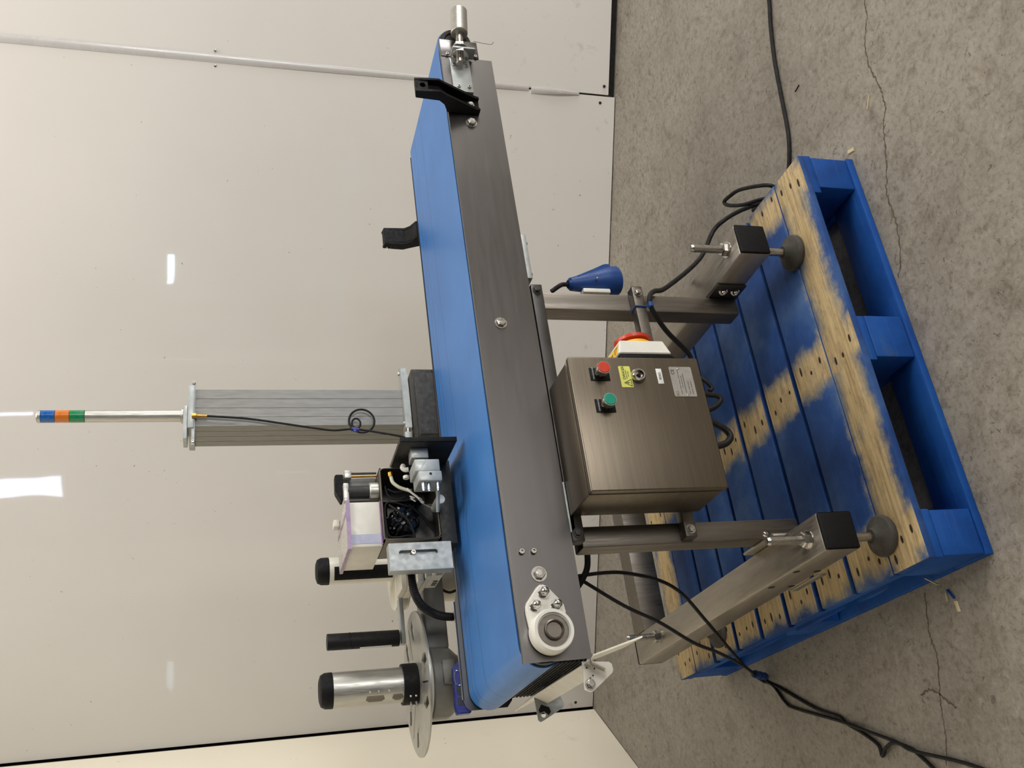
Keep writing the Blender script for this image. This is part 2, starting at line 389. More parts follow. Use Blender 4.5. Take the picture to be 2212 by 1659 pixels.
# cracks in the concrete: thin ragged ribbons let into the slab
def crack(pts, w):
    P = spline(pts, 10); bm = bmesh.new(); rows = []
    for i, p in enumerate(P):
        t = (P[min(i+1, len(P)-1)]-P[max(i-1, 0)]).normalized(); n = Vector((-t.y, t.x, 0)); j = random.uniform(-1, 1)*.0025; ww = w*random.uniform(.3, 1.)
        q = Vector((p.x, p.y, .0004))+n*j; rows.append((bm.verts.new(q-n*ww), bm.verts.new(q+n*ww)))
    for A, B in zip(rows, rows[1:]): bm.faces.new((A[0], B[0], B[1], A[1]))
    return mk('crack', bm, 'crack_dark', fl)
crack([Vector((a, b, 0)) for a, b in [(1.116, -.636), (1.068, -.622), (1.009, -.584), (.944, -.573), (.901, -.579), (.859, -.578), (.818, -.568), (.794, -.548), (.742, -.528), (.682, -.502), (.643, -.482), (.567, -.478), (.482, -.452), (.45, -.426)]], .0028)
crack([Vector((a, b, 0)) for a, b in [(-.209, -.179), (-.256, -.161), (-.303, -.15), (-.343, -.152), (-.415, -.123), (-.451, -.112), (-.496, -.099), (-.553, -.074)]], .0022)
crack([Vector((a, b, 0)) for a, b in [(-.45, -.16), (-.425, -.13), (-.40, -.10), (-.405, -.06)]], .003)

# ------------------------------------------------------------------ blue pallet
PL = thing('pallet', 'worn blue wooden pallet under the conveyor stand', 'pallet', (-.1975, -.4088, 0), (0, 0, math.radians(-.612)), local=True)
def pallet_mat(name, wear):
    m, nt, b = nodes(name); v = coords(nt, obj=PL)
    tc = nt.nodes.new('ShaderNodeTexCoord'); tc.object = PL; sep = nt.nodes.new('ShaderNodeSeparateXYZ'); nt.links.new(tc.outputs['Object'], sep.inputs[0])
    grain = noise(nt, coords(nt, (2, 45, 45), PL), 3, 6, .65)
    blue = ramp(nt, noise(nt, v, 5, 6, .65), [(.25, lin((14, 42, 92))), (.5, lin((32, 70, 130))), (.75, lin((76, 106, 150)))] if wear else [(.25, lin((3, 44, 108))), (.5, lin((6, 72, 148))), (.75, lin((26, 86, 156)))])
    blue = mixc(nt, ramp(nt, grain, [(.55, g(0)), (.75, g(.3))]), blue, lin((70, 104, 150)))
    wood = ramp(nt, grain, [(.25, lin((120, 96, 66))), (.42, lin((176, 152, 110))), (.7, lin((204, 182, 138)))])
    if wear:
        jit = math_(nt, 'MULTIPLY', math_(nt, 'SUBTRACT', noise(nt, v, 14, 6, .7), .5), .09)
        X = math_(nt, 'ADD', sep.outputs[0], jit); Y = math_(nt, 'ADD', sep.outputs[1], jit)
        def band(c, lo, hi, e=.024):
            a = nt.nodes.new('ShaderNodeMapRange'); a.interpolation_type = 'SMOOTHSTEP'; nt.links.new(c, a.inputs[0]); a.inputs[1].default_value = lo-e; a.inputs[2].default_value = lo+e
            z = nt.nodes.new('ShaderNodeMapRange'); z.interpolation_type = 'SMOOTHSTEP'; nt.links.new(c, z.inputs[0]); z.inputs[1].default_value = hi+e; z.inputs[2].default_value = hi-e
            return math_(nt, 'MULTIPLY', a.outputs[0], z.outputs[0])
        k = band(Y, .022, .105)
        for lo, hi in ((.018, .105), (.458, .548), (.905, .985)): k = math_(nt, 'MAXIMUM', k, band(X, lo, hi))
        k = math_(nt, 'MAXIMUM', k, band(Y, 1.10, 1.185))
        geo = nt.nodes.new('ShaderNodeNewGeometry'); sn = nt.nodes.new('ShaderNodeSeparateXYZ'); nt.links.new(geo.outputs['Normal'], sn.inputs[0])
        k = math_(nt, 'MULTIPLY', k, ramp(nt, sn.outputs[2], [(.5, g(0)), (.8, g(1))]))
        k = math_(nt, 'MULTIPLY', k, ramp(nt, noise(nt, v, 16, 5, .7), [(.2, g(.55)), (.42, g(1))]))
        wood = mixc(nt, ramp(nt, noise(nt, coords(nt, (6, 22, 22), PL), 3, 6, .75), [(.5, g(0)), (.68, g(.6))]), wood, lin((112, 94, 70)))
        col = mixc(nt, k, mixc(nt, ramp(nt, k, [(.0, g(0)), (.4, g(.5))]), blue, lin((74, 104, 108))), wood)
    else:
        k = ramp(nt, noise(nt, v, 7, 6, .7), [(.62, g(0)), (.78, g(.55))]); col = mixc(nt, k, blue, lin((92, 84, 66)))
    nt.links.new(col, b.inputs['Base Color']); b.inputs['Roughness'].default_value = .68; b.inputs['Specular IOR Level'].default_value = .3
    bump(nt, b, grain, .25, .002)
pallet_mat('pallet_deck', True); pallet_mat('pallet_block', False)
PH = .1558
cuts = [(0, .1155), (.1165, .251), (.268, .392), (.410, .535), (.552, .671), (.688, .806), (.823, .948), (.965, 1.083), (1.0845, 1.2)]
for i, (a, c) in enumerate(cuts):
    dz = random.uniform(-.0015, .0015); bd = mk('deck_board', box(random.uniform(-.002, .003), 1.0+random.uniform(-.003, .002), a, c, PH-.018, PH+dz, .0025), 'pallet_deck', PL)
    nl = []
    for x in (.05, .505, .95):
        for q in range(3 if x != .505 else 3):
            nl.append(lathe([(.0042, 0), (.0035, .0006), (0, .0007)], (x+random.uniform(-.025, .025), a+(c-a)*(.2+.3*q)+random.uniform(-.006, .006), PH+dz-.0001), (0, 0, 1), 8)); [setattr(v_.co, 'x', cx_+(v_.co.x-cx_)*st_) for cx_, st_ in [(sum(v_.co.x for v_ in nl[-1].verts)/len(nl[-1].verts), random.uniform(1.2, 3.2))] for v_ in nl[-1].verts]
    mk('nail_heads', nl, 'nail_dark', bd, kind='stuff')
for x in (0, .44, .89): mk('stringer_board', box(x, x+.11 if x else .1, .002, 1.198, PH-.038, PH-.0185, .002), 'pallet_block', PL)
for x0, x1 in ((.002, .098), (.448, .552), (.908, .998)):
    for y0, y1 in ((.002, .145), (.528, .672), (1.055, 1.198)):
        mk('block', box(x0, x1, y0+random.uniform(0, .004), y1, .0185, PH-.0385, .004), 'pallet_block', PL)
for y0, y1 in ((0, .10), (1.10, 1.2)): mk('base_board', box(0, 1., y0, y1, .0, .0183, .002), 'pallet_block', PL)
for x0, x1 in ((0, .1), (.45, .55), (.9, 1.)): mk('base_board', box(x0, x1, .1005, 1.0995, .0, .0183, .002), 'pallet_block', PL)
# split-off slivers along the near-left edge
for y, z, l in ((.36, .115, .22), (.62, .122, .26), (.2, .11, .12)):
    mk('splintered_edge', prism([(y, z), (y+l*.4, z+.006), (y+l, z+.001), (y+l*.6, z-.012)], 'x', -.006, .001), 'pallet_block', PL)

# ------------------------------------------------------------------ stand
ST = thing('conveyor_stand', 'stainless box-section stand of feet and legs under the conveyor', 'stand', (.2, -.2, PH))
FA, FZ = .0779, .2596
YF, YB = -.350, .655
for k, X in enumerate((-.1554, .5537)):
    fb = mk('foot_beam', box(X, X+FA, YF, YB, FZ, FZ+FA, .004, 2), 'steel_tube', ST)
    mk('end_cap', box(X+.0005, X+FA-.0005, YF-.0055, YF-.0002, FZ+.0005, FZ+FA-.0005, .004, 3), 'black_plastic', fb, label='black plastic end cap')
    mk('end_cap', box(X+.0005, X+FA-.0005, YB+.0002, YB+.0055, FZ+.0005, FZ+FA-.0005, .004, 3), 'black_plastic', fb, label='black plastic end cap')
    for yc in (-.303, .487):
        xc = X+FA/2+(.004 if k else 0)
        n = 60; pr = []
        for i in range(n): h = .172+(.43-.172)*i/n; pr += [(.0096, h), (.0092, h+.0021)]
        mk('threaded_rod', lathe([(.0075, .171)]+pr+[(.0072, .433), (0, .4335)], (xc, yc, 0), (0, 0, 1), 20), 'bolt_steel', ST)
        mk('lock_nut', [cyl((xc, yc, FZ+FA), (xc, yc, FZ+FA+.0025), .0195, 28), hexa((xc, yc, FZ+FA+.0025), (0, 0, 1), .0165, .014)], 'chrome' if yc < 0 else 'bolt_steel', ST)
        mk('levelling_pad', lathe([(.0, 0), (.042, 0), (.0435, .004), (.0435, .010), (.041, .014), (.033, .017), (.020, .024), (.0145, .034), (.0, .034)], (xc, yc, PH+.0005), (0, 0, 1), 36), 'rubber_grey', ST)
mk('rear_beam', box(-.0770, .5532, .582, .655, FZ+.001, FZ+FA-.001, .004), 'steel_leg', ST)
for q in ((-.2107, .3229), (-.0981, .321), (-.0969, .2708), (-.2051, .2701)):
    mk('bolt_hole', cyl((-.1552, q[0], q[1]), (-.1558, q[0], q[1]), .008, 20), 'black_matte', ST)
LZ = .772
mk('leg', box(.501, .547, -.175, -.125, FZ+.004, LZ, .004), 'steel_leg', ST)
mk('leg', box(-.0715, -.0255, -.175, -.125, FZ+.004, LZ, .004), 'steel_leg', ST)
pr_ = mk('joint_plate', box(.5475, .5535, -.226, -.120, .259, .336, .001), 'steel_dark', ST)
for z in (.312, .280): acorn((.5475, -.2035, z), (-.75, -.6, .25), .0085, ST)
mk('joint_plate', box(-.0772, -.0718, -.215, -.085, .262, .362, .001), 'steel_tube', ST)
acorn((-.0745, -.215, .372), (.1, -.5, .85), .0065, ST); mk('stud', cyl((-.0745, -.210, .345), (-.0745, -.215, .374), .003, 12), 'bolt_steel', ST)
mk('joint_plate', box(-.160, -.1556, -.19, -.07, .240, .258, .001), 'steel_tube', ST)
# cross tubes: one under the frame with its shade put into dark steel, two short hangers behind the cabinet
cb = mk('cross_tube', box(-.0655, .549, -.203, -.1755, .7745, .8015, .002), 'steel_dark', ST)
for x in (.533, -.048): bolt((x, -.203, .788), (0, -1, 0), .008, cb, .006, 'steel_dark')
hb = mk('hanger_tube', box(-.0655, .5515, -.203, -.1755, .5255, .5515, .0015), 'steel_leg', ST)
for x in (.535, -.05): bolt((x, -.203, .5385), (0, -1, 0), .0075, hb, .006)
for x in (.5518, -.0658): mk('tube_end', box(x-.0006, x+.0006, -.2025, -.176, .526, .551), 'steel_dark', hb)

# ------------------------------------------------------------------ belt conveyor
YP, YQ = -.205, .252
CV = thing('belt_conveyor', 'long blue belt conveyor with stainless side panels', 'conveyor', (-.296, YP, .803), (0, -.0033, 0))
zc, rc, zr, rr = .8915, .0455, .889, .0465
def stadium(o):
    p = []
    for i in range(33):
        t = math.radians(90+180*i/32); p.append((-.2575+(rc+o)*math.cos(t), zc+(rc+o)*math.sin(t)))
    for i in range(33):
        t = math.radians(-90+180*i/32); p.append((1.310+(rr+o)*math.cos(t), zr+(rr+o)*math.sin(t)))
    return p
A, B = stadium(0), stadium(-.003)
bm = bmesh.new(); rows = [[bm.verts.new((p[0], y, p[1])) for p in P] for P, y in ((A, -.184), (A, .246), (B, .246), (B, -.184))]
n = len(A)
for k in range(4):
    for i in range(n): bm.faces.new((rows[k][i], rows[k][(i+1) % n], rows[(k+1) % 4][(i+1) % n], rows[(k+1) % 4][i]))
mk('belt', bm, 'belt_blue', CV, label='blue conveyor belt')
dr = mk('drive_roller', cyl((-.2575, -.20, zc), (-.2575, .25, zc), .042, 36), 'steel_dark', CV)
er = mk('end_roller', [cyl((1.310, -.192, zr), (1.310, .250, zr), .042, 36), lathe([(.042, 0), (.040, .004), (.030, .004), (.028, .001), (.018, .001), (.016, .005), (0, .005)], (1.310, -.192, zr), (0, -1, 0), 32)], 'black_rubber', CV)
mk('slider_bed', box(-.20, 1.27, -.195, .248, .835, .931), 'black_matte', CV)
# near side panel: sheet with a folded top lip
def panel(y0, y1, lip, x0, x1):
    outline = [(x0, .803), (1.2405, .803), (1.2405, .8365), (x1, .8365), (x1, .9355), (x1-.003, .9375), (x0+.002, .9375), (x0, .936)]
    return prism(outline, 'y', y0, y1)
sp = mk('side_panel', [panel(YP, YP+.003, 1, -.2958, 1.2985), cyl((-.2955, YP+.0035, .9345), (1.298, YP+.0035, .9345), .0036, 12), box(-.2955, 1.298, YP+.003, YP+.010, .934, .937)], 'steel', CV)
mk('end_plate', [box(1.2415, 1.2995, YP-.0022, YP-.0002, .8375, .9365, .0006)], 'steel', sp)
for x, z in ((1.247, .921), (1.247, .846)): capscrew((x, YP-.0022, z), (0, -1, 0), .0045, sp)
bp = mk('side_panel', [prism([(-.2990, .850), (-.285, .838), (-.2, .812), (1.24, .803), (1.2985, .84), (1.2985, .936), (-.03, .9405), (-.06, .949), (-.278, .951), (-.2905, .947), (-.299, .938)], 'y', YQ, YQ+.003),
     cyl((-.275, YQ+.0015, .951), (-.05, YQ+.0015, .949), .003, 10)], 'steel', CV)
for x, z in ((-.1288, .8825), (.4407, .884), (1.0199, .883)): bolt((x, YP, z), (0, -1, 0), .0115 if x < 0 else .0105, sp)
for x, z in ((-.0826, .9115), (-.0828, .887)): capscrew((x, YP-.0006, z), (0, -1, 0), .006, sp, 'rivet_nut')
# adjuster block at the far nose
ap = mk('adjuster_plate', [box(1.118, 1.232, YP-.006, YP-.0003, .866, .917, .0008)], 'aluminium_grey', CV)
for x, z in ((1.208, .908), (1.206, .876), (1.134, .903), (1.134, .876)): capscrew((x, YP-.006, z), (0, -1, 0), .0048, ap)
mk('lug', plate(rrect(-.040, -.004, .855, .915, .004), [circ(-.022, .889, .0105, 24)], .005, Matrix(((0, 0, 1, 1.236), (1, 0, 0, YP), (0, 1, 0, 0), (0, 0, 0, 1)))), 'aluminium_grey', ap)
r0, r1 = Vector((1.195, -.228, .897)), Vector((1.384, -.226, .879)); d = (r1-r0).normalized()
n = 40; prf = []
for i in range(n): h = .002+.125*i/n; prf += [(.0098, h), (.0094, h+.0016)]
mk('adjuster_rod', lathe([(.008, 0)]+prf+[(.0098, .13)], r0, d, 20), 'bolt_steel', ap)
mk('adjuster_sleeve', lathe([(.0205, 0), (.0218, .0015), (.0218, .083), (.020, .085), (.012, .086), (0, .086)], r0+d*.108, d, 36), 'aluminium', ap)
for h in (.026, .049): mk('adjuster_nut', [cyl(r0+d*h, r0+d*(h+.002), .0215, 28), hexa(r0+d*(h+.002), d, .0185, .0145)], 'chrome', ap)
# flange bearing on the drive shaft
bz = .8805; bx = -.249
fo = [(-.158, .8845), (-.148, .8745), (-.150, .868)]
fl_out = [(-.155, .893), (-.188, .9205), (-.203, .9225), (-.262, .917), (-.275, .88), (-.262, .848), (-.206, .8445), (-.191, .8455), (-.156, .874), (-.151, .884)]
be = mk('flange_bearing', prism(fl_out, 'y', YP-.0125, YP-.0005, .0025), 'white_plastic', CV, label='white plastic flange bearing with chrome cap nuts')
mk('bearing_ring', lathe([(.041, 0), (.0405, .028), (.0385, .032), (.033, .032), (.0315, .027), (.0, .027)], (-.2455, YP-.004, bz), (0, -1, 0), 48), 'white_plastic', be)
mk('bearing_insert', lathe([(.030, 0), (.030, .001), (.0285, .001), (.027, -.006), (.0195, -.006), (.0190, .006), (.0165, .0075), (.0150, .005), (.0145, .002), (0, .002)], (-.2455, YP-.032, bz), (0, -1, 0), 40), 'steel_leg', be)
for x, z in ((-.169, .8835), (-.1935, .9035), (-.1945, .8615)): acorn((x, YP-.0125, z), (0, -1, 0), .0098, be)
# aluminium packers under the panel
for x0, x1 in ((-.046, .0625), (.565, .688)):
    pk = mk('packer', box(x0, x1, -.2030, -.165, .7905, .8028, .0008), 'aluminium_grey', CV)
    for x in (x0+.018, x1-.018): mk('screw', hexa((x, -.190, .7905), (0, 0, -1), .0045, .005), 'steel_dark', pk)
# gear motor hung under the drive end
gm = mk('gear_motor', [box(-.272, -.15, -.13, .235, .775, .842, .01)]+[box(-.284, -.268, -.125, .23, .780+.0085*i, .7838+.0085*i) for i in range(8)], 'black_matte', CV, label='black finned gear motor under the drive roller')
mk('gearbox', [box(-.280, -.205, .075, .185, .712, .776, .022, 4), lathe([(.02, 0), (.028, .004), (.028, .03), (0, .03)], (-.243, .13, .712), (0, 0, -1), 24)], 'mid_grey_paint', CV, label='grey cast gearbox')
# blue plastic guard clipped outside the far panel
bg = mk('corner_guard', [prism([(-.303, .934), (-.303, .966), (-.285, .968), (-.20, .966), (-.185, .952), (-.185, .946), (-.285, .945), (-.290, .934)], 'y', YQ+.0035, YQ+.028, .002)], 'blue_guard', CV, label='blue plastic corner guard')
mk('guard_slot', [box(-.262, -.245, YQ+.0025, YQ+.0034, .953, .963), box(-.285, -.268, YQ+.0025, YQ+.0034, .953, .963)], 'dark_grey_paint', bg)
mk('guard_ring', tube([(-.225+.017*math.cos(t), YQ+.0025, .9575+.0085*math.sin(t)) for t in [2*math.pi*i/12 for i in range(12)]], .0016, 8, 3, True), 'chrome', bg)
mk('loose_thread', tube([(1.30, -.21, .845), (1.29, -.215, .815), (1.285, -.22, .80), (1.295, -.22, .795)], .0006, 5, 5), 'black_rubber', CV)

# ------------------------------------------------------------------ black guide brackets
def guide_bracket(name, label, x0, x1, yo, sgn):
    t = thing(name, label, 'bracket', (x0, yo, .864), group='guide rail brackets')
    P = [(0, .864), (.0, .945), (-.0267, .957), (-.0385, .9718), (-.0397, 1.0314), (-.0626, 1.0353), (-.0651, 1.0015), (-.0668, .9748), (-.0571, .9581), (-.019, .8767), (-.018, .864)]
    Wb = [(0, .864), (.0, .945), (-.0267, .957), (-.0385, .9718), (-.0397, 1.0314), (-.0500, 1.0330), (-.0500, .9748), (-.038, .955), (-.010, .940), (-.008, .864)]
    f = lambda L: [(yo+sgn*(a-.0006), b) for a, b in L]
    mk('rib', prism(f(P), 'x', x0, x0+.007, .001), 'black_plastic', t); mk('rib', prism(f(P), 'x', x1-.007, x1, .001), 'black_plastic', t)
    mk('web', prism(f(Wb), 'x', x0+.0065, x1-.0065), 'black_plastic', t)
    mk('clamp_block', plate([(x0+.0068, 1.003), (x1-.0068, 1.003), (x1-.0068, 1.0335), (x0+.0068, 1.0335)], [circ((x0+x1)/2, 1.016, .0072, 20)], .012, XZ(yo-sgn*.0565)), 'black_plastic', t)
    bolt(((x0+x1)/2, yo-sgn*.010, .886), (0, -sgn, 0), .007, t, .005)
    return t
guide_bracket('guide_bracket', 'black plastic guide bracket on the near side panel', 1.048, 1.092, YP, 1)
gb2 = guide_bracket('guide_bracket', 'black plastic guide bracket on the far side of the belt', 1.010, 1.066, YQ+.003, -1)
mk('cable_tie', tube([(1.012, .318, 1.034), (1.006, .322, 1.028), (1.004, .316, 1.02), (1.010, .312, 1.024)], .0015, 6, 5), 'white_plastic', gb2, label='frayed white cable tie')

# ------------------------------------------------------------------ white scraper bracket at the drive end
SB = thing('scraper_bracket', 'bent white painted steel bracket below the drive end of the conveyor', 'bracket', (-.30, -.1, .70))
def bent_bar():
    bm = bmesh.new(); sec = []
    for y, z in ((-.205, .808), (.136, .8235)):
        sec.append([bm.verts.new((-.2985, y, z)), bm.verts.new((-.3005, y, z+.0005)), bm.verts.new((-.3175, y, z-.0305)), bm.verts.new((-.3155, y, z-.0315))])
    for k in range(4): bm.faces.new((sec[0][k], sec[0][(k+1) % 4], sec[1][(k+1) % 4], sec[1][k]))
    bm.faces.new(sec[0]); bm.faces.new(sec[1][::-1]); return bm
mk('bar', [bent_bar(), prism([(.1365, .8230), (.1365, .800), (.20, .805), (.325, .8165), (.30, .820)], 'x', -.3008, -.2988)], 'white_paint', SB)
mk('front_wing', [prism([(-.375, .768), (-.252, .8165), (-.208, .8075), (-.24, .795), (-.30, .776)], 'x', -.3015, -.2985)], 'white_paint', SB)
def ear(pts, y, hole, m, stain=None):
    e = mk('ear', plate(pts, [circ(hole[0], hole[1], .0055, 20)] if stain is None else [], .0025, XZ(y)), m, SB)
    return e
e1 = ear([(-.2985, .8195), (-.303, .766), (-.307, .7605), (-.318, .7595), (-.324, .7625), (-.3545, .806), (-.355, .813), (-.3505, .8225)], -.192, (0, 0), 'white_paint', 1)
mk('bolt', [cyl((-.3415, -.1935, .8105), (-.3415, -.1955, .8105), .0105, 24), hexa((-.3415, -.1955, .8105), (0, -1, 0), .0085, .004), cyl((-.3415, -.1995, .8105), (-.3415, -.203, .8105), .005, 16)], 'bolt_steel', e1)
for x, z in ((-.311, .812), (-.3135, .797), (-.326, .802), (-.3305, .808), (-.302, .803)): mk('paint_chip', lathe([(.0018, 0), (0, .0003)], (x, -.1934, z), (0, -1, 0), 8), 'ink', e1)
e2 = ear([(-.2995, .8205), (-.290, .768), (-.2925, .764), (-.322, .7545), (-.329, .758), (-.352, .806), (-.3545, .813), (-.350, .818)], .138, (-.3405, .8045), 'aluminium_grey')
mk('grime', prism([(-.318, .807), (-.329, .8145), (-.336, .813), (-.333, .802), (-.342, .793), (-.335, .787), (-.325, .79), (-.322, .799)], 'y', .1364, .1366), 'gap_black', e2)
mk('screw', hexa((-.303, -.2055, .812), (0, -1, 0), .006, .005), 'bolt_steel', SB)

# ------------------------------------------------------------------ control cabinet
EX0, EX1, EZ0, EZ1, EY, EYB = -.0155, .2795, .5095, .8010, -.343, -.2035
EC = thing('control_cabinet', 'square stainless steel electrical control cabinet with push buttons', 'cabinet', ((EX0+EX1)/2, EY, EZ0))
bodyb = [box(EX0+.002, EX1-.002, EY+.022, EYB, EZ0+.002, EZ1-.002, .003), box(EX0+.007, EX1-.007, EY+.012, EY+.03, EZ0+.007, EZ1-.007), box(EX0+.001, EX1-.001, EY+.0215, EY+.024, EZ0+.001, EZ1-.001, .001)]
mk('body', bodyb, 'steel_door', EC)
dm = mk('door', box(EX0, EX1, EY, EY+.0165, EZ0, EZ1, .0035, 3), 'steel_door', EC)
def button(x, z, px0, px1, pz0, pz1, mat, word):
    lp = mk('legend_plate', box(px0, px1, EY-.0015, EY-.0002, pz0, pz1, .0003), 'black_plastic', EC)
    mk('lettering', text_bm(word, .0043, (px0+.0025, EY-.0017, pz1-.0085), (1, 0, 0), (0, 0, 1), .0001, .82), 'ink_white', lp)
    mk('push_button', [lathe([(.0105, 0), (.0105, .014), (.0148, .018), (.0150, .026), (.0142, .0285), (.0128, .0285), (.0125, .025), (0, .025)], (x, EY-.0015, z), (0, -1, 0), 36)], 'chrome', EC)
    mk('button_cap', lathe([(.0126, 0), (.0126, .004), (.0115, .005), (0, .0052)], (x, EY-.0265, z), (0, -1, 0), 36), mat, EC, label=('red' if 'red' in mat else 'green')+' button cap')
button(.2385, .7395, .2235, .2525, .7175, .7600, 'red_plastic', 'CONVEYOR OFF')
button(.1665, .7395, .1515, .1810, .7185, .7605, 'green_plastic', 'CONVEYOR ON')
dl = mk('danger_label', prism(rrect(.2085, .2575, .6695, .6950, .002), 'y', EY-.0008, EY-.0002), 'yellow_label', EC, label='yellow danger label')
mk('lettering', text_bm('DANGER', .0082, (.2265, EY-.0010, .6835), (1, 0, 0), (0, 0, 1), .0001, .88), 'ink', dl)
mk('small_print', [text_bm('Isolate Before', .0036, (.2285, EY-.0010, .6795), (1, 0, 0), (0, 0, 1), .0001), text_bm('Opening', .0036, (.2325, EY-.0010, .6753), (1, 0, 0), (0, 0, 1), .0001)], 'ink_grey', dl)
T = [(.2100, .6715), (.2275, .6715), (.21875, .6885)]; c = (.21875, .677)
mk('warning_triangle', plate(T, [[(c[0]+(p[0]-c[0])*.76, c[1]+(p[1]-c[1])*.76) for p in T]], .0002, XZ(EY-.0010)), 'ink', dl)
mk('bolt_symbol', prism([(.2195, .6840), (.2168, .6785), (.2186, .6788), (.2178, .6735), (.2206, .6795), (.2190, .6792), (.2208, .6838)], 'y', EY-.0011, EY-.0009), 'ink', dl)
lk = mk('door_lock', lathe([(.0155, 0), (.0155, .006), (.0125, .0105), (.0095, .0105), (.0085, .004), (0, .004)], (.2345, EY-.0002, .6550), (0, -1, 0), 36), 'chrome', EC)
mk('key_insert', prism([(.2345+.0055*math.cos(a), .655+.0055*math.sin(a)) for a in [math.radians(90+120*i) for i in range(3)]], 'y', EY-.0075, EY-.003), 'black_plastic', lk)
wl_ = mk('number_label', box(.2172, .2524, EY-.0008, EY-.0002, .5995, .6122, .0002), 'label_white', EC, label='white label numbered 00262')
mk('lettering', text_bm('00262', .0076, (.2258, EY-.0010, .6032), (1, 0, 0), (0, 0, 1), .0001, .92), 'ink', wl_)
rp = mk('rating_plate', prism(rrect(.1872, .2570, .5310, .5818, .003), 'y', EY-.0010, EY-.0002), 'rating_plate', EC, label='aluminium rating plate with CE mark')
mk('ce_mark', text_bm('CE', .0105, (.2385, EY-.0012, .5715), (1, 0, 0), (0, 0, 1), .0001, 1.05), 'ink', rp)
ln = []
for z, a, b_, words in ((.5630, .1925, .2520, 5), (.5578, .2080, .2370, 4), (.5530, .1960, .2490, 1), (.5442, .1925, .2245, 3), (.5380, .1925, .2250, 2)):
    w = (b_-a)/words
    for i in range(words): ln.append(box(a+w*i, a+w*(i+.85), EY-.0012, EY-.0009, z, z+.0015))
mk('small_print', ln, 'ink_grey', rp)
mk('maker_mark', [text_bm('ALS', .0085, (.1882, EY-.0012, .5712), (1, .0, .0), (0, 0, 1), .0001, .8)], 'gold_print', rp)
for x, z in ((.2530, .5610), (.1915, .5515)): mk('rivet', lathe([(.0028, 0), (.0024, .0012), (0, .0018)], (x, EY-.001, z), (0, -1, 0), 14), 'chrome', rp)
# glands and looped leads under the cabinet
def cable(name, pts, r, mat, label, group=None, sub=8, n=10, cat='cable'):
    return mk(name, tube(pts, r, n, sub), mat, label=label, cat=cat, group=group)
cable('gland_lead', [(.240, -.262, .512), (.240, -.26, .476), (.235, -.26, .455), (.232, -.26, .435), (.223, -.26, .428), (.210, -.26, .439), (.200, -.26, .458), (.195, -.26, .481), (.193, -.258, .512)], .0062, 'black_rubber', 'short dark lead looped under the cabinet, beside the middle of its base')
cable('gland_lead', [(.176, -.262, .512), (.176, -.26, .480), (.165, -.26, .456), (.150, -.26, .434), (.134, -.26, .427), (.119, -.26, .440), (.112, -.26, .463), (.109, -.26, .486), (.108, -.258, .512)], .0075, 'black_rubber', 'thicker dark lead looped lowest under the cabinet over the bare timber')
cable('gland_lead', [(.293, -.26, .50), (.285, -.255, .470), (.270, -.26, .455), (.252, -.26, .442), (.244, -.26, .450)], .005, 'black_rubber', 'dark lead end under the cabinet nearest the isolator')

# ------------------------------------------------------------------ isolator switch on the cabinet's right side
IS = thing('isolator_switch', 'white isolator switch with red and yellow rotary knob on the cabinet side', 'switch', (EX1, -.27, .52))
iy0, iy1, iz0, iz1 = -.332, -.232, .560, .680
mk('base', box(EX1+.0005, EX1+.016, iy0+.002, iy1-.002, iz0+.001, iz1-.001, .003), 'black_plastic', IS)
def frust(x0, x1, a, b):
    bm = bmesh.new(); v = [bm.verts.new((x0, y, z)) for y, z in ((a[0], a[2]), (a[1], a[2]), (a[1], a[3]), (a[0], a[3]))]; w = [bm.verts.new((x1, y, z)) for y, z in ((b[0], b[2]), (b[1], b[2]), (b[1], b[3]), (b[0], b[3]))]
    bm.faces.new(v); bm.faces.new(w[::-1])
    for i in range(4): bm.faces.new((v[i], v[(i+1) % 4], w[(i+1) % 4], w[i]))
    bmesh.ops.bevel(bm, geom=bm.edges[:], offset=.002, segments=2, affect='EDGES'); return bm
ho = mk('cover', frust(EX1+.0165, EX1+.052, (iy0, iy1, iz0, iz1), (iy0+.008, iy1-.008, iz0+.010, iz1-.010)), 'white_plastic', IS)
mk('switch_plate', cyl((EX1+.052, (iy0+iy1)/2, .620), (EX1+.060, (iy0+iy1)/2, .620), .038, 40, .001), 'yellow_plastic', IS)
kn = mk('rotary_knob', lathe([(.030, 0), (.030, .004), (.040, .006), (.041, .012), (.039, .014), (.012, .014), (0, .014)], (EX1+.0605, (iy0+iy1)/2, .620), (1, 0, 0), 48), 'red_plastic', IS)
sl = (.010/.0355)
def on_top(x, y, off): return (x, y, iz1-(x-(EX1+.0165))*sl+off)
def top_quad(name, x0, x1, y0, y1, mat, par, off=.0006):
    bm = bmesh.new(); vs = [bm.verts.new(on_top(*p, off)) for p in ((x0, y0), (x1, y0), (x1, y1), (x0, y1))]; bm.faces.new(vs); r = bmesh.ops.extrude_face_region(bm, geom=bm.faces[:])
    bmesh.ops.translate(bm, verts=[e for e in r['geom'] if isinstance(e, bmesh.types.BMVert)], vec=(0, 0, -.0004)); return mk(name, bm, mat, par)
yl = top_quad('warning_label', EX1+.021, EX1+.045, iy0+.012, iy1-.012, 'yellow_plastic', IS)
xd, yd = Vector((-0.0, 1, 0)), Vector((-1, 0, sl))
mk('lettering', text_bm('ISOLATOR', .009, on_top(EX1+.036, iy0+.040, .0008), (0, 1, 0), (-1, 0, sl), .0001, .8), 'ink', yl)
tp = [(iy0+.016, 0), (iy0+.034, 0), (iy0+.025, .016)]
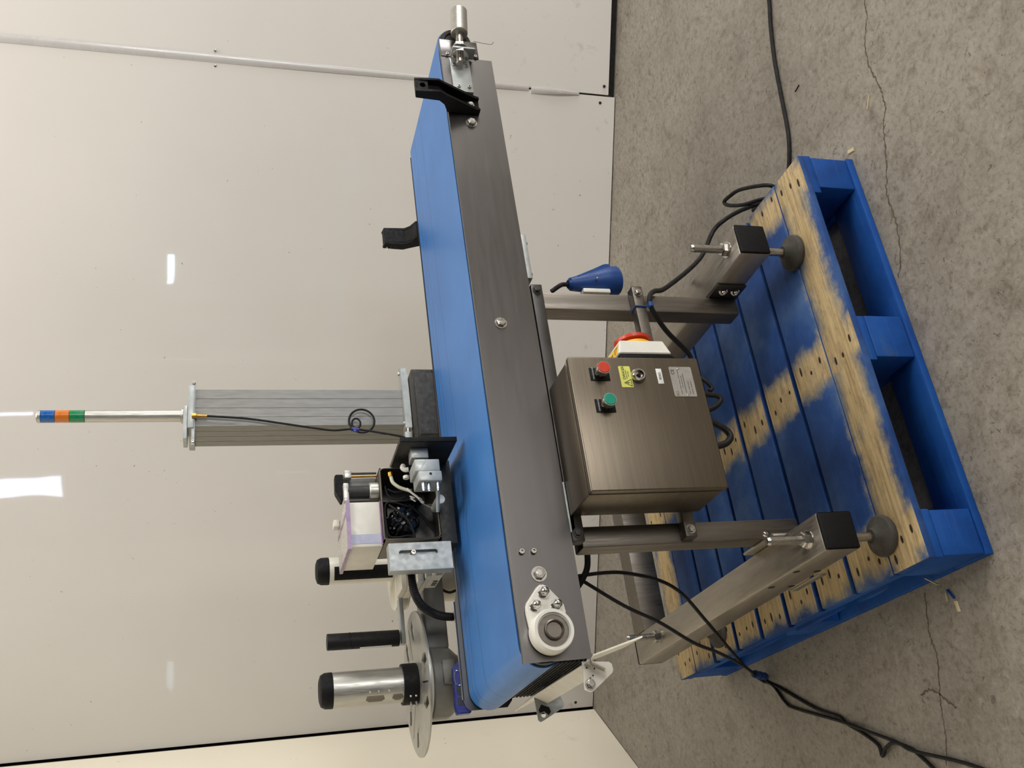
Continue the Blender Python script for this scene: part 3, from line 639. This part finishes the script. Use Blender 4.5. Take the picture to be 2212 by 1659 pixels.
tri = plate([(a, b) for a, b in tp], [[(iy0+.025+(a-iy0-.025)*.72, .0055+(b-.0055)*.72) for a, b in tp]], .0002, Matrix(((0, -1, 0, EX1+.040), (1, 0, 0, 0), (0, sl, 1, iz1-(.040-.0165)*sl+.0008), (0, 0, 0, 1))))
mk('warning_triangle', tri, 'ink', yl)

# ------------------------------------------------------------------ blue socket behind the right-hand leg
SK = thing('power_socket', 'blue industrial power socket clipped behind the right-hand leg', 'socket', (.60, -.13, .50))
a0, a1 = Vector((.598, -.135, .675)), Vector((.618, -.125, .565)); dd = (a1-a0).normalized()
mk('socket_body', lathe([(.010, -.006), (.016, 0), (.026, .055), (.033, .090), (.036, .105), (.036, .128), (.033, .130), (.028, .120), (0, .12)], a0, dd, 32), 'blue_plastic', SK)
mk('socket_lid', [prism([(.612, .668), (.650, .585), (.655, .572), (.648, .565), (.628, .565), (.606, .60)], 'y', -.150, -.105, .003)], 'blue_plastic', SK)
mk('mounting_plate', box(.568, .580, -.150, -.10, .580, .650, .003), 'white_plastic', SK)
mk('lead_end', tube([a0-dd*.006, a0-dd*.025, a0-dd*.05+Vector((-.01, .01, 0))], .0055, 10, 5), 'black_rubber', SK)
mk('screw', lathe([(.003, 0), (.002, .002), (0, .0025)], (.60, -.163, .615), (0, -1, 0), 12), 'chrome', SK)

# ------------------------------------------------------------------ aluminium column of the labeller
CO = thing('support_column', 'square silver aluminium column rising behind the belt', 'column', (.5, .4, PH))
def colprof(x0, x1, y0, y1):
    p = []; gx = lambda a: x0+(x1-x0)*a
    def edge(p0, p1, nrm):
        for t in (.24, .49, .74):
            q = Vector(p0).lerp(Vector(p1), t); d = (Vector(p1)-Vector(p0)).normalized(); w = .0009
            for o, k in ((-w, 0), (-w*.5, .0009), (w*.5, .0009), (w, 0)):
                r = q+d*o+Vector(nrm)*k; p.append((r.x, r.y))
    p.append((x0, y0)); edge((x0, y0), (x1, y0), (0, 1)); p.append((x1, y0)); edge((x1, y0), (x1, y1), (-1, 0)); p.append((x1, y1)); p.append((x0, y1)); edge((x0, y1), (x0, y0), (1, 0)); return p
mk('extrusion', prism(colprof(.456, .559, .34, .463), 'z', PH+.012, 1.5425), 'column_aluminium', CO)
mk('base_plate', box(.40, .615, .28, .52, PH+.002, PH+.012, .001), 'mid_grey_paint', CO)
tpn = mk('top_plate', [box(.448, .567, .331, .472, 1.543, 1.558, .0015), box(.402, .581, .334, .348, 1.5405, 1.549, .001)], 'aluminium_grey', CO)
mk('lamp_flange', [box(.420, .512, .336, .392, 1.5585, 1.569, .002)], 'aluminium_grey', CO)
for x in (.411, .575): capscrew((x, .334, 1.545), (0, -1, 0), .004, tpn)
mk('cable_gland', [hexa((.4795, .330, 1.548), (0, 0, -1), .007, .012), cyl((.4795, .330, 1.536), (.4785, .330, 1.512), .0042, 14)], 'brass', CO)
cbk = mk('cast_bracket', [prism([(.622, .33), (.628, .345), (.622, .36), (.575, .372), (.56, .372), (.56, .338), (.452, .338), (.452, .36), (.436, .36), (.436, .318), (.470, .318), (.55, .320), (.60, .326)], 'z', .996, 1.0135, .0015)], 'aluminium_grey', CO, label='cast aluminium clamp bracket')
for x, y in ((.612, .345), (.455, .327)): mk('bolt', hexa((x, y, 1.0135), (0, 0, 1), .006, .004), 'bolt_steel', cbk)
mk('clamp_screw', cyl((.4360, .322, 1.006), (.4150, .322, 1.008), .005, 14), 'bolt_steel', cbk)
mk('clamp_jaw', box(.398, .424, .315, .345, .999, 1.018, .002), 'aluminium_grey', CO)
DB = thing('drive_box', 'charcoal steel box standing in front of the silver column', 'box', (.48, .29, .80))
mk('housing', box(.391, .593, .283, .338, .78, .994, .003), 'dark_grey_paint', DB); mk('front_cover', box(.391, .572, .262, .2825, .78, .989, .004), 'dark_grey_paint', DB)

# ------------------------------------------------------------------ stack light
SL = thing('stack_light', 'slim silver stack light with blue, amber and green lenses', 'signal light', (.4955, .362, 1.569))
def seg(name, z0, z1, r, mat, bev=.0006): return mk(name, cyl((.4955, .362, z0), (.4955, .362, z1), r, 32, bev), mat, SL)
seg('base_collar', 1.5692, 1.5745, .0195, 'aluminium'); seg('tube', 1.5747, 1.7985, .0152, 'aluminium')
seg('green_lens', 1.799, 1.8325, .0156, 'lens_green'); seg('amber_lens', 1.8335, 1.865, .0156, 'lens_amber'); seg('blue_lens', 1.866, 1.8975, .0156, 'lens_blue')
mk('top_cap', lathe([(.0156, 0), (.0156, .0065), (.0135, .0088), (0, .009)], (.4955, .362, 1.898), (0, 0, 1), 32), 'aluminium', SL)
mk('signal_cable', [tube([(.4785, .330, 1.515), (.478, .33, 1.50), (.471, .33, 1.415), (.457, .33, 1.33), (.443, .33, 1.25), (.436, .33, 1.199), (.438, .328, 1.147), (.425, .325, 1.078), (.411, .322, 1.022), (.400, .33, .99)], .0030, 8, 8),
     tube([(.4628+.0335*math.sin(t)*1.0-.002, .327, 1.1267+.033*math.cos(t)) for t in [2*math.pi*i/14 for i in range(14)]], .0028, 8, 4, True),
     tube([(.4525+.014*math.sin(t), .324, 1.142+.011*math.cos(t)) for t in [2*math.pi*i/12 for i in range(12)]], .0026, 8, 4, True)], 'black_rubber', label='thin black cable looped against the silver column', cat='cable')
mk('cable_tie', [cyl((.4375, .326, 1.155), (.4345, .326, 1.136), .0062, 12), box(.428, .436, .319, .325, 1.140, 1.151, .001)], 'blue_guard', label='small dark blue tie round the column cable loop', cat='cable tie')

# ------------------------------------------------------------------ label applicator head over the belt
AH = thing('applicator_head', 'open label applicator head with valves and tubes hanging over the belt', 'labeller', (.17, .2, .95))
mp = mk('mounting_plate', box(.2625, .2725, .030, .188, .956, 1.088, .0006), 'steel_dark', AH)
mk('edge_strip', box(.2620, .2730, .0245, .0298, .956, 1.088, .0005), 'black_plastic', mp)
mk('plate_box', [box(.238, .2622, .062, .095, 1.018, 1.058, .001), box(.2395, .2622, .095, .108, 1.02, 1.056, .001)], 'aluminium_grey', mp)
for y, z in ((.110, 1.085), (.125, 1.082), (.10, 1.075)): mk('plate_hole', cyl((.2626, y, z-.008), (.2620, y, z-.008), .003, 12), 'black_matte', mp)
hx0, hx1, hy0, hy1, hz0, hz1 = .078, .2575, .165, .30, .984, 1.117
hs = [box(hx0, hx0+.003, hy0, hy1, hz0, hz1), box(hx1-.003, hx1, hy0, hy1, hz0, hz1), box(hx0, hx1, hy0, hy1, hz0, hz0+.003), box(hx0, hx1, hy0, hy1, hz1-.003, hz1), box(hx0, hx1, hy1-.003, hy1, hz0, hz1)]
sh = mk('open_case', hs+[tube([(p[0], hy0, p[1]) for p in rrect(hx0+.001, hx1-.001, hz0+.001, hz1-.001, .010, 4)], .0024, 8, 1, True, smooth=False)], 'steel_leg', AH)
mk('inner_shelf', [box(hx0+.003, hx1-.075, hy0+.05, hy0+.053, hz0+.003, hz1-.02), box(.18, .1825, hy0+.02, hy1-.01, hz0+.03, hz1-.004)], 'steel_dark', sh)
mk('lower_block', box(.062, .272, .158, .245, .947, .983, .002), 'dark_grey_paint', AH)
bg_ = bmesh.new(); bmesh.ops.create_icosphere(bg_, subdivisions=4, radius=1)
for v in bg_.verts:
    n_ = v.co.copy(); k = 1+.16*math.sin(7*n_.x+3*n_.z)*math.cos(6*n_.z-2*n_.y)+.10*math.sin(15*n_.z+9*n_.x)+.05*math.sin(31*n_.x-23*n_.y)
    v.co = Vector((.135+.040*n_.x*k, .188+.022*n_.y*k, 1.066+.036*n_.z*k-.10*n_.x*.12))
mk('bag', bg_, 'black_bag', AH, label='crumpled black plastic bag tucked in the case')
mk('fold_strut', tube([(.165, .170, 1.052), (.128, .169, 1.018), (.095, .170, .996)], .0035, 8, 6), 'black_plastic', AH)
vb = mk('valve_block', [box(.1925, .2225, .034, .105, 1.000, 1.058, .003), box(.1675, .1922, .030, .100, .998, 1.052, .003)], 'aluminium_grey', AH, label='silver pneumatic valve block')
for i in range(9): mk('vent_hole', cyl((.195+.003*i, .0342, 1.049-.0022*i), (.195+.003*i, .0336, 1.049-.0022*i), .0012, 8), 'ink_white', vb)
mk('screw', lathe([(.0032, 0), (.0026, .001), (0, .001)], (.1845, .030, 1.024), (0, -1, 0), 14), 'black_matte', vb)
for z, y in ((1.041, .04), (1.028, .044), (1.008, .04)): mk('air_fitting', [cyl((.1674, y, z), (.150, y, z), .0042, 16, .0008), cyl((.150, y, z), (.147, y, z), .003, 12)], 'chrome', AH)
mk('cross_bar', [cyl((.115, .09, 1.003), (.165, .06, 1.003), .004, 12), cyl((.150, .10, .992), (.150, .16, .992), .011, 20)], 'aluminium_grey', AH)
mk('air_tube', tube([(.236, .150, 1.094), (.224, .148, 1.093), (.212, .146, 1.090), (.200, .144, 1.078), (.193, .142, 1.064), (.187, .14, 1.05)], .0042, 10, 8), 'tube_cream', AH)
mk('tube_elbow', [cyl((.240, .150, 1.0945), (.228, .150, 1.0935), .0062, 14, .001)], 'brass', AH)
mk('tube_elbow', tube([(.246, .125, 1.066), (.240, .123, 1.069), (.234, .122, 1.064), (.234, .121, 1.056)], .006, 10, 5), 'white_plastic', AH)
mk('tube_elbow', cyl((.222, .13, 1.061), (.214, .13, 1.061), .0075, 16, .001), 'white_plastic', AH)
for pts, r in (([(.215, .175, 1.105), (.19, .17, 1.10), (.178, .168, 1.08), (.186, .166, 1.055), (.19, .165, 1.04)], .0022), ([(.160, .172, 1.05), (.172, .170, 1.09), (.165, .170, 1.108), (.120, .168, 1.110), (.090, .168, 1.105), (.085, .168, 1.085), (.088, .168, 1.060), (.082, .170, 1.045)], .0026), ([(.165, .168, 1.10), (.150, .162, 1.085), (.130, .158, 1.066), (.112, .160, 1.054), (.095, .164, 1.048), (.083, .168, 1.046)], .003), ([(.205, .17, 1.10), (.195, .165, 1.08), (.200, .16, 1.05), (.19, .15, 1.02), (.18, .12, 1.0)], .0024)):
    mk('inner_lead', tube(pts, r, 8, 8), 'black_rubber', AH)
mk('cable_tie', tube([(.193, .138, 1.060), (.180, .136, 1.048), (.168, .134, 1.036), (.155, .132, 1.028)], .0028, 8, 6), 'white_plastic', AH, label='white tie wrap')
def ribbon(pts, w, wd):
    P = spline(pts, 6); bm = bmesh.new(); rows = []
    for i, p in enumerate(P):
        o = Vector(wd)*(w*(.7+.5*math.sin(i*.9))/2); q = Vector((0, .0007, 0)); rows.append([bm.verts.new(p-o-q), bm.verts.new(p+o-q), bm.verts.new(p+o+q), bm.verts.new(p-o+q)])
    for A_, B_ in zip(rows, rows[1:]):
        for k in range(4): bm.faces.new((A_[k], A_[(k+1) % 4], B_[(k+1) % 4], B_[k]))
    bm.faces.new(rows[0][::-1]); bm.faces.new(rows[-1]); return bm
mk('tape_tail', ribbon([(.168, .13, 1.035), (.160, .125, 1.032), (.150, .122, 1.030), (.143, .12, 1.022), (.137, .118, 1.012)], .013, (.5, 0, .85)), 'white_plastic', AH, label='scrap of white tape')
mk('tape_tail', ribbon([(.170, .13, 1.050), (.162, .124, 1.053), (.154, .122, 1.047)], .012, (.4, 0, .9)), 'white_plastic', AH, label='scrap of white tape')
# peel roller and its posts above the case
mk('back_post', [box(.205, .262, .235, .242, 1.117, 1.195, .001)], 'mid_grey_paint', AH)
mk('peel_roller', cyl((.2135, .205, 1.117), (.2135, .205, 1.190), .0155, 28), 'dark_grey_paint', AH)
mk('roller_collar', lathe([(.0205, 0), (.0215, .001), (.0215, .020), (.0195, .022), (.0, .022)], (.2135, .203, 1.1172), (0, 0, 1), 36), 'aluminium', AH)
mk('roller_bar', box(.186, .232, .190, .206, 1.188, 1.2005, .001), 'aluminium', AH)
mk('release_lever', prism([(.265, 1.196), (.265, 1.216), (.222, 1.2165), (.196, 1.203), (.198, 1.199), (.235, 1.200), (.246, 1.196)], 'y', .215, .245, .002), 'black_plastic', AH, label='black plastic release lever')
mk('rod_block', box(.2515, .2705, .205, .226, 1.178, 1.1945, .001), 'aluminium', AH)
for x in (.2655, .2580): mk('guide_rod', cyl((x, .214, 1.117), (x, .214, 1.178), .0028, 12), 'brass' if x < .26 else 'steel_dark', AH)
capscrew((.232, .235, 1.170), (0, -1, 0), .005, AH)
mk('stripper_bar', cyl((.190, .20, 1.117), (.190, .20, 1.188), .0042, 12), 'steel_dark', AH)
# white side cover with its tinted lid
cvr = mk('side_cover', [box(.0705, .1795, .182, .358, 1.1185, 1.1925, .0015)], 'white_paint', AH)
mk('tape_band', box(.0780, .1005, .1812, .1819, 1.120, 1.191), 'lavender_tape', cvr)
lid = mk('lid', box(.066, .182, .176, .364, 1.1945, 1.1995, .001), 'clear_lid', AH)
mk('tinted_edge', [box(.0655, .1825, .1745, .1759, 1.190, 1.1998), box(.0645, .0656, .1745, .364, 1.192, 1.1998), box(.146, .156, .18, .36, 1.1996, 1.2003)], 'purple_acrylic', lid, label='purple tinted lid edge')
mk('tinted_edge', box(.074, .18, .1795, .1812, 1.1175, 1.121), 'purple_acrylic', cvr)
mk('lid_frame', [box(.166, .184, .305, .335, 1.2, 1.214, .002)], 'white_paint', lid)
# galvanised adjuster angle with its slot
an = mk('slotted_angle', [plate(rrect(-.0085, .0545, .9735, 1.1160, .0015), [slot(1.010, 1.090, 0, .0055) and [(q[1]*1.0+.0315, q[0]) for q in slot(1.0115, 1.0885, 0, .0058)]], .003, XZ(.1195)), box(-.0095, -.0065, .1182, .150, .972, 1.116, .0005), box(-.0085, .0545, .1212, .150, 1.1135, 1.1165)], 'aluminium_grey', AH, label='galvanised slotted angle')
mk('slot_backing', box(.012, .052, .130, .133, .985, 1.105), 'aluminium_grey', an)
capscrew((.0315, .121, 1.0615), (0, -1, 0), .0062, an)

# ------------------------------------------------------------------ cream controller behind the angle
CT = thing('controller_box', 'cream slotted controller housing left of the applicator head', 'controller', (.06, .2, .95))
hb_ = mk('housing', box(-.005, .060, .1525, .285, .984, 1.010, .002), 'cream_paint', CT)
for i, y in enumerate((.215, .230, .245)): mk('vent_slot', box(-.0058, -.0048, y+.01, y+.017, .988, .999), 'gap_black', hb_)
mk('port', box(-.0058, -.0048, .160, .180, .988, 1.003), 'mid_grey_paint', hb_)
for i, (z0, z1, x0, y0) in enumerate(((1.0105, 1.024, -.006, .185), (1.0245, 1.040, -.010, .205), (1.0405, 1.056, -.014, .225), (1.0565, 1.070, -.012, .25))):
    mk('rail', box(x0, .070, y0, .33, z0, z1, .0015), 'cream_paint', CT)
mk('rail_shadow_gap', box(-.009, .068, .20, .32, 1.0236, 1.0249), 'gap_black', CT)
RB = thing('rewind_motor', 'pale round motor housing behind the far edge of the belt', 'motor', (.065, .52, .88))
mk('can', lathe([(.040, 0), (.048, .006), (.048, .062), (.042, .07), (0, .07)], (.068, .50, .880), (0, 0, 1), 40), 'cream_paint', RB)
mk('flying_lead', tube([(.06, .44, .935), (.035, .435, .935), (.025, .44, .915), (.03, .44, .895)], .0035, 8, 6), 'black_rubber', RB)

# ------------------------------------------------------------------ rear reel
R1 = thing('label_reel', 'rear reel spindle, white with a black stripe and black cap', 'reel', (.1155, .5, 1.02), group='reel spindles')
mk('core', cyl((.1155, .5, 1.046), (.1155, .5, 1.2115), .0345, 40), 'white_paint', R1)
mk('cap', lathe([(.0348, 0), (.0352, .004), (.0345, .020), (.030, .029), (.020, .0325), (0, .033)], (.1155, .5, 1.2117), (0, 0, 1), 40), 'black_plastic', R1)
mk('stripe', prism([(.1155+.0352*math.cos(t), .5+.0352*math.sin(t)) for t in [math.radians(-150+60*i/8) for i in range(9)]]+[(.1155+.034*math.cos(t), .5+.034*math.sin(t)) for t in [math.radians(-90-60*i/8) for i in range(9)]], 'z', 1.05, 1.2000), 'black_plastic', R1)
mk('flange', lathe([(.102, 0), (.103, .001), (.103, .003), (.102, .004), (0, .004)], (.1085, .5, 1.0415), (0, 0, 1), 72), 'cream_paint', R1)
mk('lower_flange', lathe([(.10, 0), (.101, .001), (.101, .0035), (.10, .0045), (0, .0045)], (.104, .49, 1.016), (0, 0, 1), 72), 'cream_paint', R1)
mk('hub', cyl((.1085, .5, 0.95), (.1085, .5, 1.0413), .030, 28), 'mid_grey_paint', R1)

# ------------------------------------------------------------------ reel arm and near reel
AR = thing('reel_arm', 'grey cast arm carrying the large reel beyond the belt', 'arm', (-.1, .42, .92))
mk('arm_tube', [box(-.130, .30, .372, .455, .944, 1.000, .006, 3)], 'mid_grey_paint', AR)
mk('hub_housing', lathe([(.046, 0), (.058, .004), (.086, .034), (.088, .040), (.088, .078), (.084, .081), (0, .081)], (-.2, .42, .914), (0, 0, 1), 12, .26), 'mid_grey_paint', AR)
mk('hub_ring', lathe([(.0815, 0), (.083, .001), (.083, .011), (.081, .012), (0, .012)], (-.2, .42, .9955), (0, 0, 1), 56), 'cream_paint', AR)
mk('clamp_lug', box(-.2215, -.167, .322, .345, .946, .975, .002), 'mid_grey_paint', AR)
R2 = thing('label_reel', 'large silver slotted reel disc with a tall silver core', 'reel', (-.2, .42, 1.02), group='reel spindles')
holes = []
for k in range(3):
    a = math.radians(20+120*k); ca, sa = math.cos(a), math.sin(a)
    rot_ = lambda u, v: (u*ca-v*sa, u*sa+v*ca)
    holes.append([rot_(u, v) for u, v in ((.062, -.0022), (.150, -.0022), (.150, .0022), (.062, .0022))])
    for off in (-.048, .048): holes.append([rot_(u, v+off) for u, v in ((.080, 0), (.102, .017), (.130, .017), (.145, 0), (.112, -.012))])
dm_ = Matrix.Translation((-.1975, .42, 1.0205))
mk('disc', plate(circ(0, 0, .1695, 96), holes, .0045, dm_), 'aluminium_disc', R2)
mk('core', cyl((-.1985, .42, 1.0232), (-.1985, .42, 1.2240), .0412, 48), 'aluminium', R2)
mk('cap', lathe([(.0415, 0), (.0418, .004), (.041, .018), (.036, .027), (.026, .0305), (0, .031)], (-.1985, .42, 1.2242), (0, 0, 1), 44), 'black_plastic', R2)
col_ = mk('collar', lathe([(.0415, 0), (.0478, .0005), (.0482, .002), (.0482, .034), (.0476, .036), (.0415, .036)], (-.1985, .42, 1.0235), (0, 0, 1), 48), 'black_plastic', R2)
ndir = Vector((-.75, -.66, 0)).normalized(); tdir = Vector((-ndir.y, ndir.x, 0))
def on_core(t, z, off): return Vector((-.1985, .42, z))+ndir*off+tdir*t
for z0, z1 in ((1.105, 1.150), (1.0605, 1.088)):
    bm = bmesh.new(); L_ = [(-.010, z0+.008), (-.010, z1-.008), (-.004, z1), (.006, z1-.003), (.006, z0+.003), (-.004, z0)]
    v0 = [bm.verts.new(on_core(a, b, .0398)) for a, b in L_]; v1 = [bm.verts.new(on_core(a, b, .0416)) for a, b in L_]
    bm.faces.new(v0); bm.faces.new(v1[::-1])
    for i in range(6): bm.faces.new((v0[i], v0[(i+1) % 6], v1[(i+1) % 6], v1[i]))
    mk('window_cover', bm, 'steel_leg', R2)
for z in (1.140, 1.120, 1.095): mk('screw', lathe([(.003, 0), (.0025, .001), (0, .0012)], on_core(.016, z, .0378), ndir, 12), 'bolt_steel', R2)
for t, z in ((-.012, 1.045), (-.012, 1.032)): mk('screw', lathe([(.003, 0), (.0025, .001), (0, .0012)], Vector((-.1985, .42, z))+(ndir+tdir*.05).normalized()*.0478, ndir, 12), 'chrome', col_)
for z in (1.030, 1.043): mk('clamp_screw', cyl((-.238, .405, z), (-.253, .400, z), .0035, 12), 'bolt_steel', col_)

# ------------------------------------------------------------------ black idler roller on its bar
ID = thing('idler_roller', 'slim upright black idler roller between the two reels', 'roller', (-.0795, .45, 1.04))
mk('roller', cyl((-.0795, .45, 1.0515), (-.0780, .45, 1.2285), .0200, 32, .001), 'black_rubber', ID)
mk('top_band', cyl((-.0780, .45, 1.172), (-.0780, .45, 1.174), .0204, 32), 'black_plastic', ID)
mk('sticker', prism([(-.0795+.0206*math.cos(t), .45+.0206*math.sin(t)) for t in [math.radians(175+30*i/6) for i in range(7)]]+[(-.0795+.0198*math.cos(t), .45+.0198*math.sin(t)) for t in [math.radians(205-30*i/6) for i in range(7)]], 'z', 1.072, 1.150), 'label_white', ID)
mk('support_bar', [box(-.095, .02, .442, .468, 1.0395, 1.0505, .0015), box(.02, .072, .442, .50, 1.036, 1.0405, .001)], 'aluminium_grey', ID)
bpy.data.objects['support_bar'].location.z = -.004

# ------------------------------------------------------------------ hoses and cables
P = spline([(0.0094, 0.165, 1.0716), (-0.0019, 0.165, 1.0629), (-0.023, 0.172, 1.0599), (-0.0452, 0.19, 1.0517), (-0.0635, 0.22, 1.0325), (-0.0702, 0.26, 1.0027), (-0.0742, 0.285, 0.9718), (-0.0743, 0.3, 0.9311), (-0.074, 0.3, 0.87), (-0.07, 0.29, 0.8)], 14)
mk('corrugated_hose', tube(P, .0085, 14, 1, smooth=False, rf=lambda i: .0102 if i % 2 else .0076), 'black_rubber', label='black corrugated hose curving down behind the belt', cat='hose')
cable('air_line', [(.02, .02, .70), (0, .0, .693), (-.033, .0, .696), (-.059, .0, .701), (-.079, .0, .712), (-.099, .0, .728), (-.114, 0, .746), (-.12, .0, .79)], .0068, 'black_rubber', 'thick black hose sagging below the conveyor beside the left leg')
C1 = [(-.085, 0, .80), (-.079, 0, .735), (-.074, 0, .669), (-.071, .02, .606), (-.088, .03, .526), (-.113, .06, .46), (-.161, .12, .385), (-.203, .25, .271), (-.231, .40, .150), (-.240, .49, .070), (-.239, .573, .0055), (-.285, .487, .005), (-.357, .355, .005), (-.394, .262, .005), (-.415, .235, .005), (-.450, .175, .005), (-.481, .134, .005), (-.505, .129, .006), (-.491, .106, .008), (-.485, .064, .012), (-.503, .021, .005), (-.517, .003, .005), (-.551, -.033, .005), (-.623, -.097, .005)]
C2 = [(-.079, .004, .80), (-.080, 0, .735), (-.085, 0, .723), (-.149, 0, .632), (-.186, .02, .547), (-.228, .06, .455), (-.239, .15, .348), (-.238, .37, .166), (-.243, .49, .074), (-.245, .575, .006), (-.266, .531, .005), (-.319, .488, .005), (-.342, .447, .005), (-.403, .267, .0055), (-.439, .169, .011), (-.484, .064, .005), (-.509, .009, .012), (-.545, -.106, .005), (-.568, -.173, .005), (-.607, -.27, .005)]
cable('signal_cable', C1, .0042, 'black_rubber', 'black cable with a kink on the floor, arching higher from the conveyor', 'cables trailing off to the left')
cable('signal_cable', C2, .0040, 'black_rubber', 'black cable running straighter and lower from the conveyor to the floor', 'cables trailing off to the left')
tie = []
for k in range(5): tie.append(cyl((-.2405+.0007*k, .468+.016*k, .088-.0155*k), (-.2405+.0007*k, .476+.016*k, .080-.0155*k), .0105-.0012*(k % 2), 14))
mk('cable_tie', tie, 'blue_tie', label='blue ties binding the two trailing cables beside the pallet', cat='cable tie')
B_ = [(.40, -.16, .50), (.385, -.13, .42), (.408, -.13, .40), (.451, -.17, .469), (.490, -.205, .513), (.520, -.212, .514), (.556, -.18, .482), (.610, -.12, .412), (.751, -.05, .256), (.839, -.06, .198), (.865, -.08, .166), (.909, -.07, .100), (.942, -.064, .03), (.955, -.05, .008), (.97, .0, .008)]
cable('mains_cable', B_, .0062, 'black_rubber', 'grey black mains cable strapped to the hanger tube and dropping behind the pallet')
cable('mains_cable', [(.905, -.150, .0075), (.918, -.158, .03), (.931, -.156, .06), (.984, -.07, .08), (.996, -.022, .09), (1.0, .008, .09), (.974, -.011, .09), (.938, -.06, .08), (.929, -.096, .05), (.936, -.098, .02), (.95, -.09, .007)], .0055, 'black_rubber', 'loop of black cable standing up behind the right edge of the pallet')
cable('floor_cable', [(1.70, -.40, .006), (1.535, -.359, .006), (1.446, -.34, .006), (1.368, -.31, .006), (1.273, -.282, .006), (1.178, -.264, .006), (1.113, -.253, .006), (1.042, -.239, .006), (.984, -.214, .006), (.934, -.178, .006), (.90, -.14, .006)], .0055, 'black_rubber', 'black cable lying straight across the bare floor beyond the pallet')
mk('cable_tie', [tube([(.497, -.2045, .5245), (.497, -.2045, .5525), (.497, -.174, .5525), (.497, -.174, .5245)], .0022, 6, 1, True, smooth=False), box(.490, .503, -.218, -.2045, .512, .5235, .002)], 'blue_tie', label='blue cable tie strapping the mains cable to the hanger tube', cat='cable tie')

# ------------------------------------------------------------------ litter on the floor
def sliver(name, p, q, w, mat, label, zt=.004, group='wood splinters'):
    p, q = Vector(p), Vector(q); d = (q-p).normalized(); n = Vector((-d.y, d.x, 0)).normalized()*w; u = Vector((0, 0, zt)); bm = bmesh.new()
    a = [bm.verts.new(x) for x in (p-n, p+n*.6, q+n, q-n*.4)]; b = [bm.verts.new(x+u) for x in (p-n*.8, p+n*.5, q+n*.8, q-n*.3)]
    bm.faces.new(a); bm.faces.new(b[::-1])
    for i in range(4): bm.faces.new((a[i], a[(i+1) % 4], b[(i+1) % 4], b[i]))
    return mk(name, bm, mat, label=label, cat='splinter', group=group)
sliver('wood_splinter', (-.192, -.232, .030), (-.212, -.246, .014), .0016, 'splinter_wood', 'thin pale splinter leaning on the pallet edge')
sliver('wood_splinter', (-.224, -.250, .0005), (-.246, -.262, .0005), .003, 'pallet_block', 'blue painted splinter on the floor beside the pallet')
sliver('wood_splinter', (-.229, -.244, .0005), (-.246, -.240, .0005), .0016, 'splinter_wood', 'short pale splinter on the floor between two others')
sliver('wood_splinter', (-.252, -.264, .0005), (-.274, -.262, .0005), .0045, 'splinter_wood', 'broad pale wood chip on the floor farthest from the pallet')
sliver('straw_piece', (.892, -.542, .0005), (.868, -.521, .0005), .0016, 'splinter_wood', 'pale straw scrap on the concrete to the right of the pallet', .002, 'floor scraps')
sliver('straw_piece', (1.129, -.335, .0005), (1.127, -.312, .0005), .0016, 'black_plastic', 'black sliver on the concrete beside the straight cable', .002, 'floor scraps')
sliver('wood_splinter', (.826, -.418, .0005), (.815, -.438, .0005), .007, 'splinter_wood', 'pale flake of wood on the floor at the far front corner of the pallet')
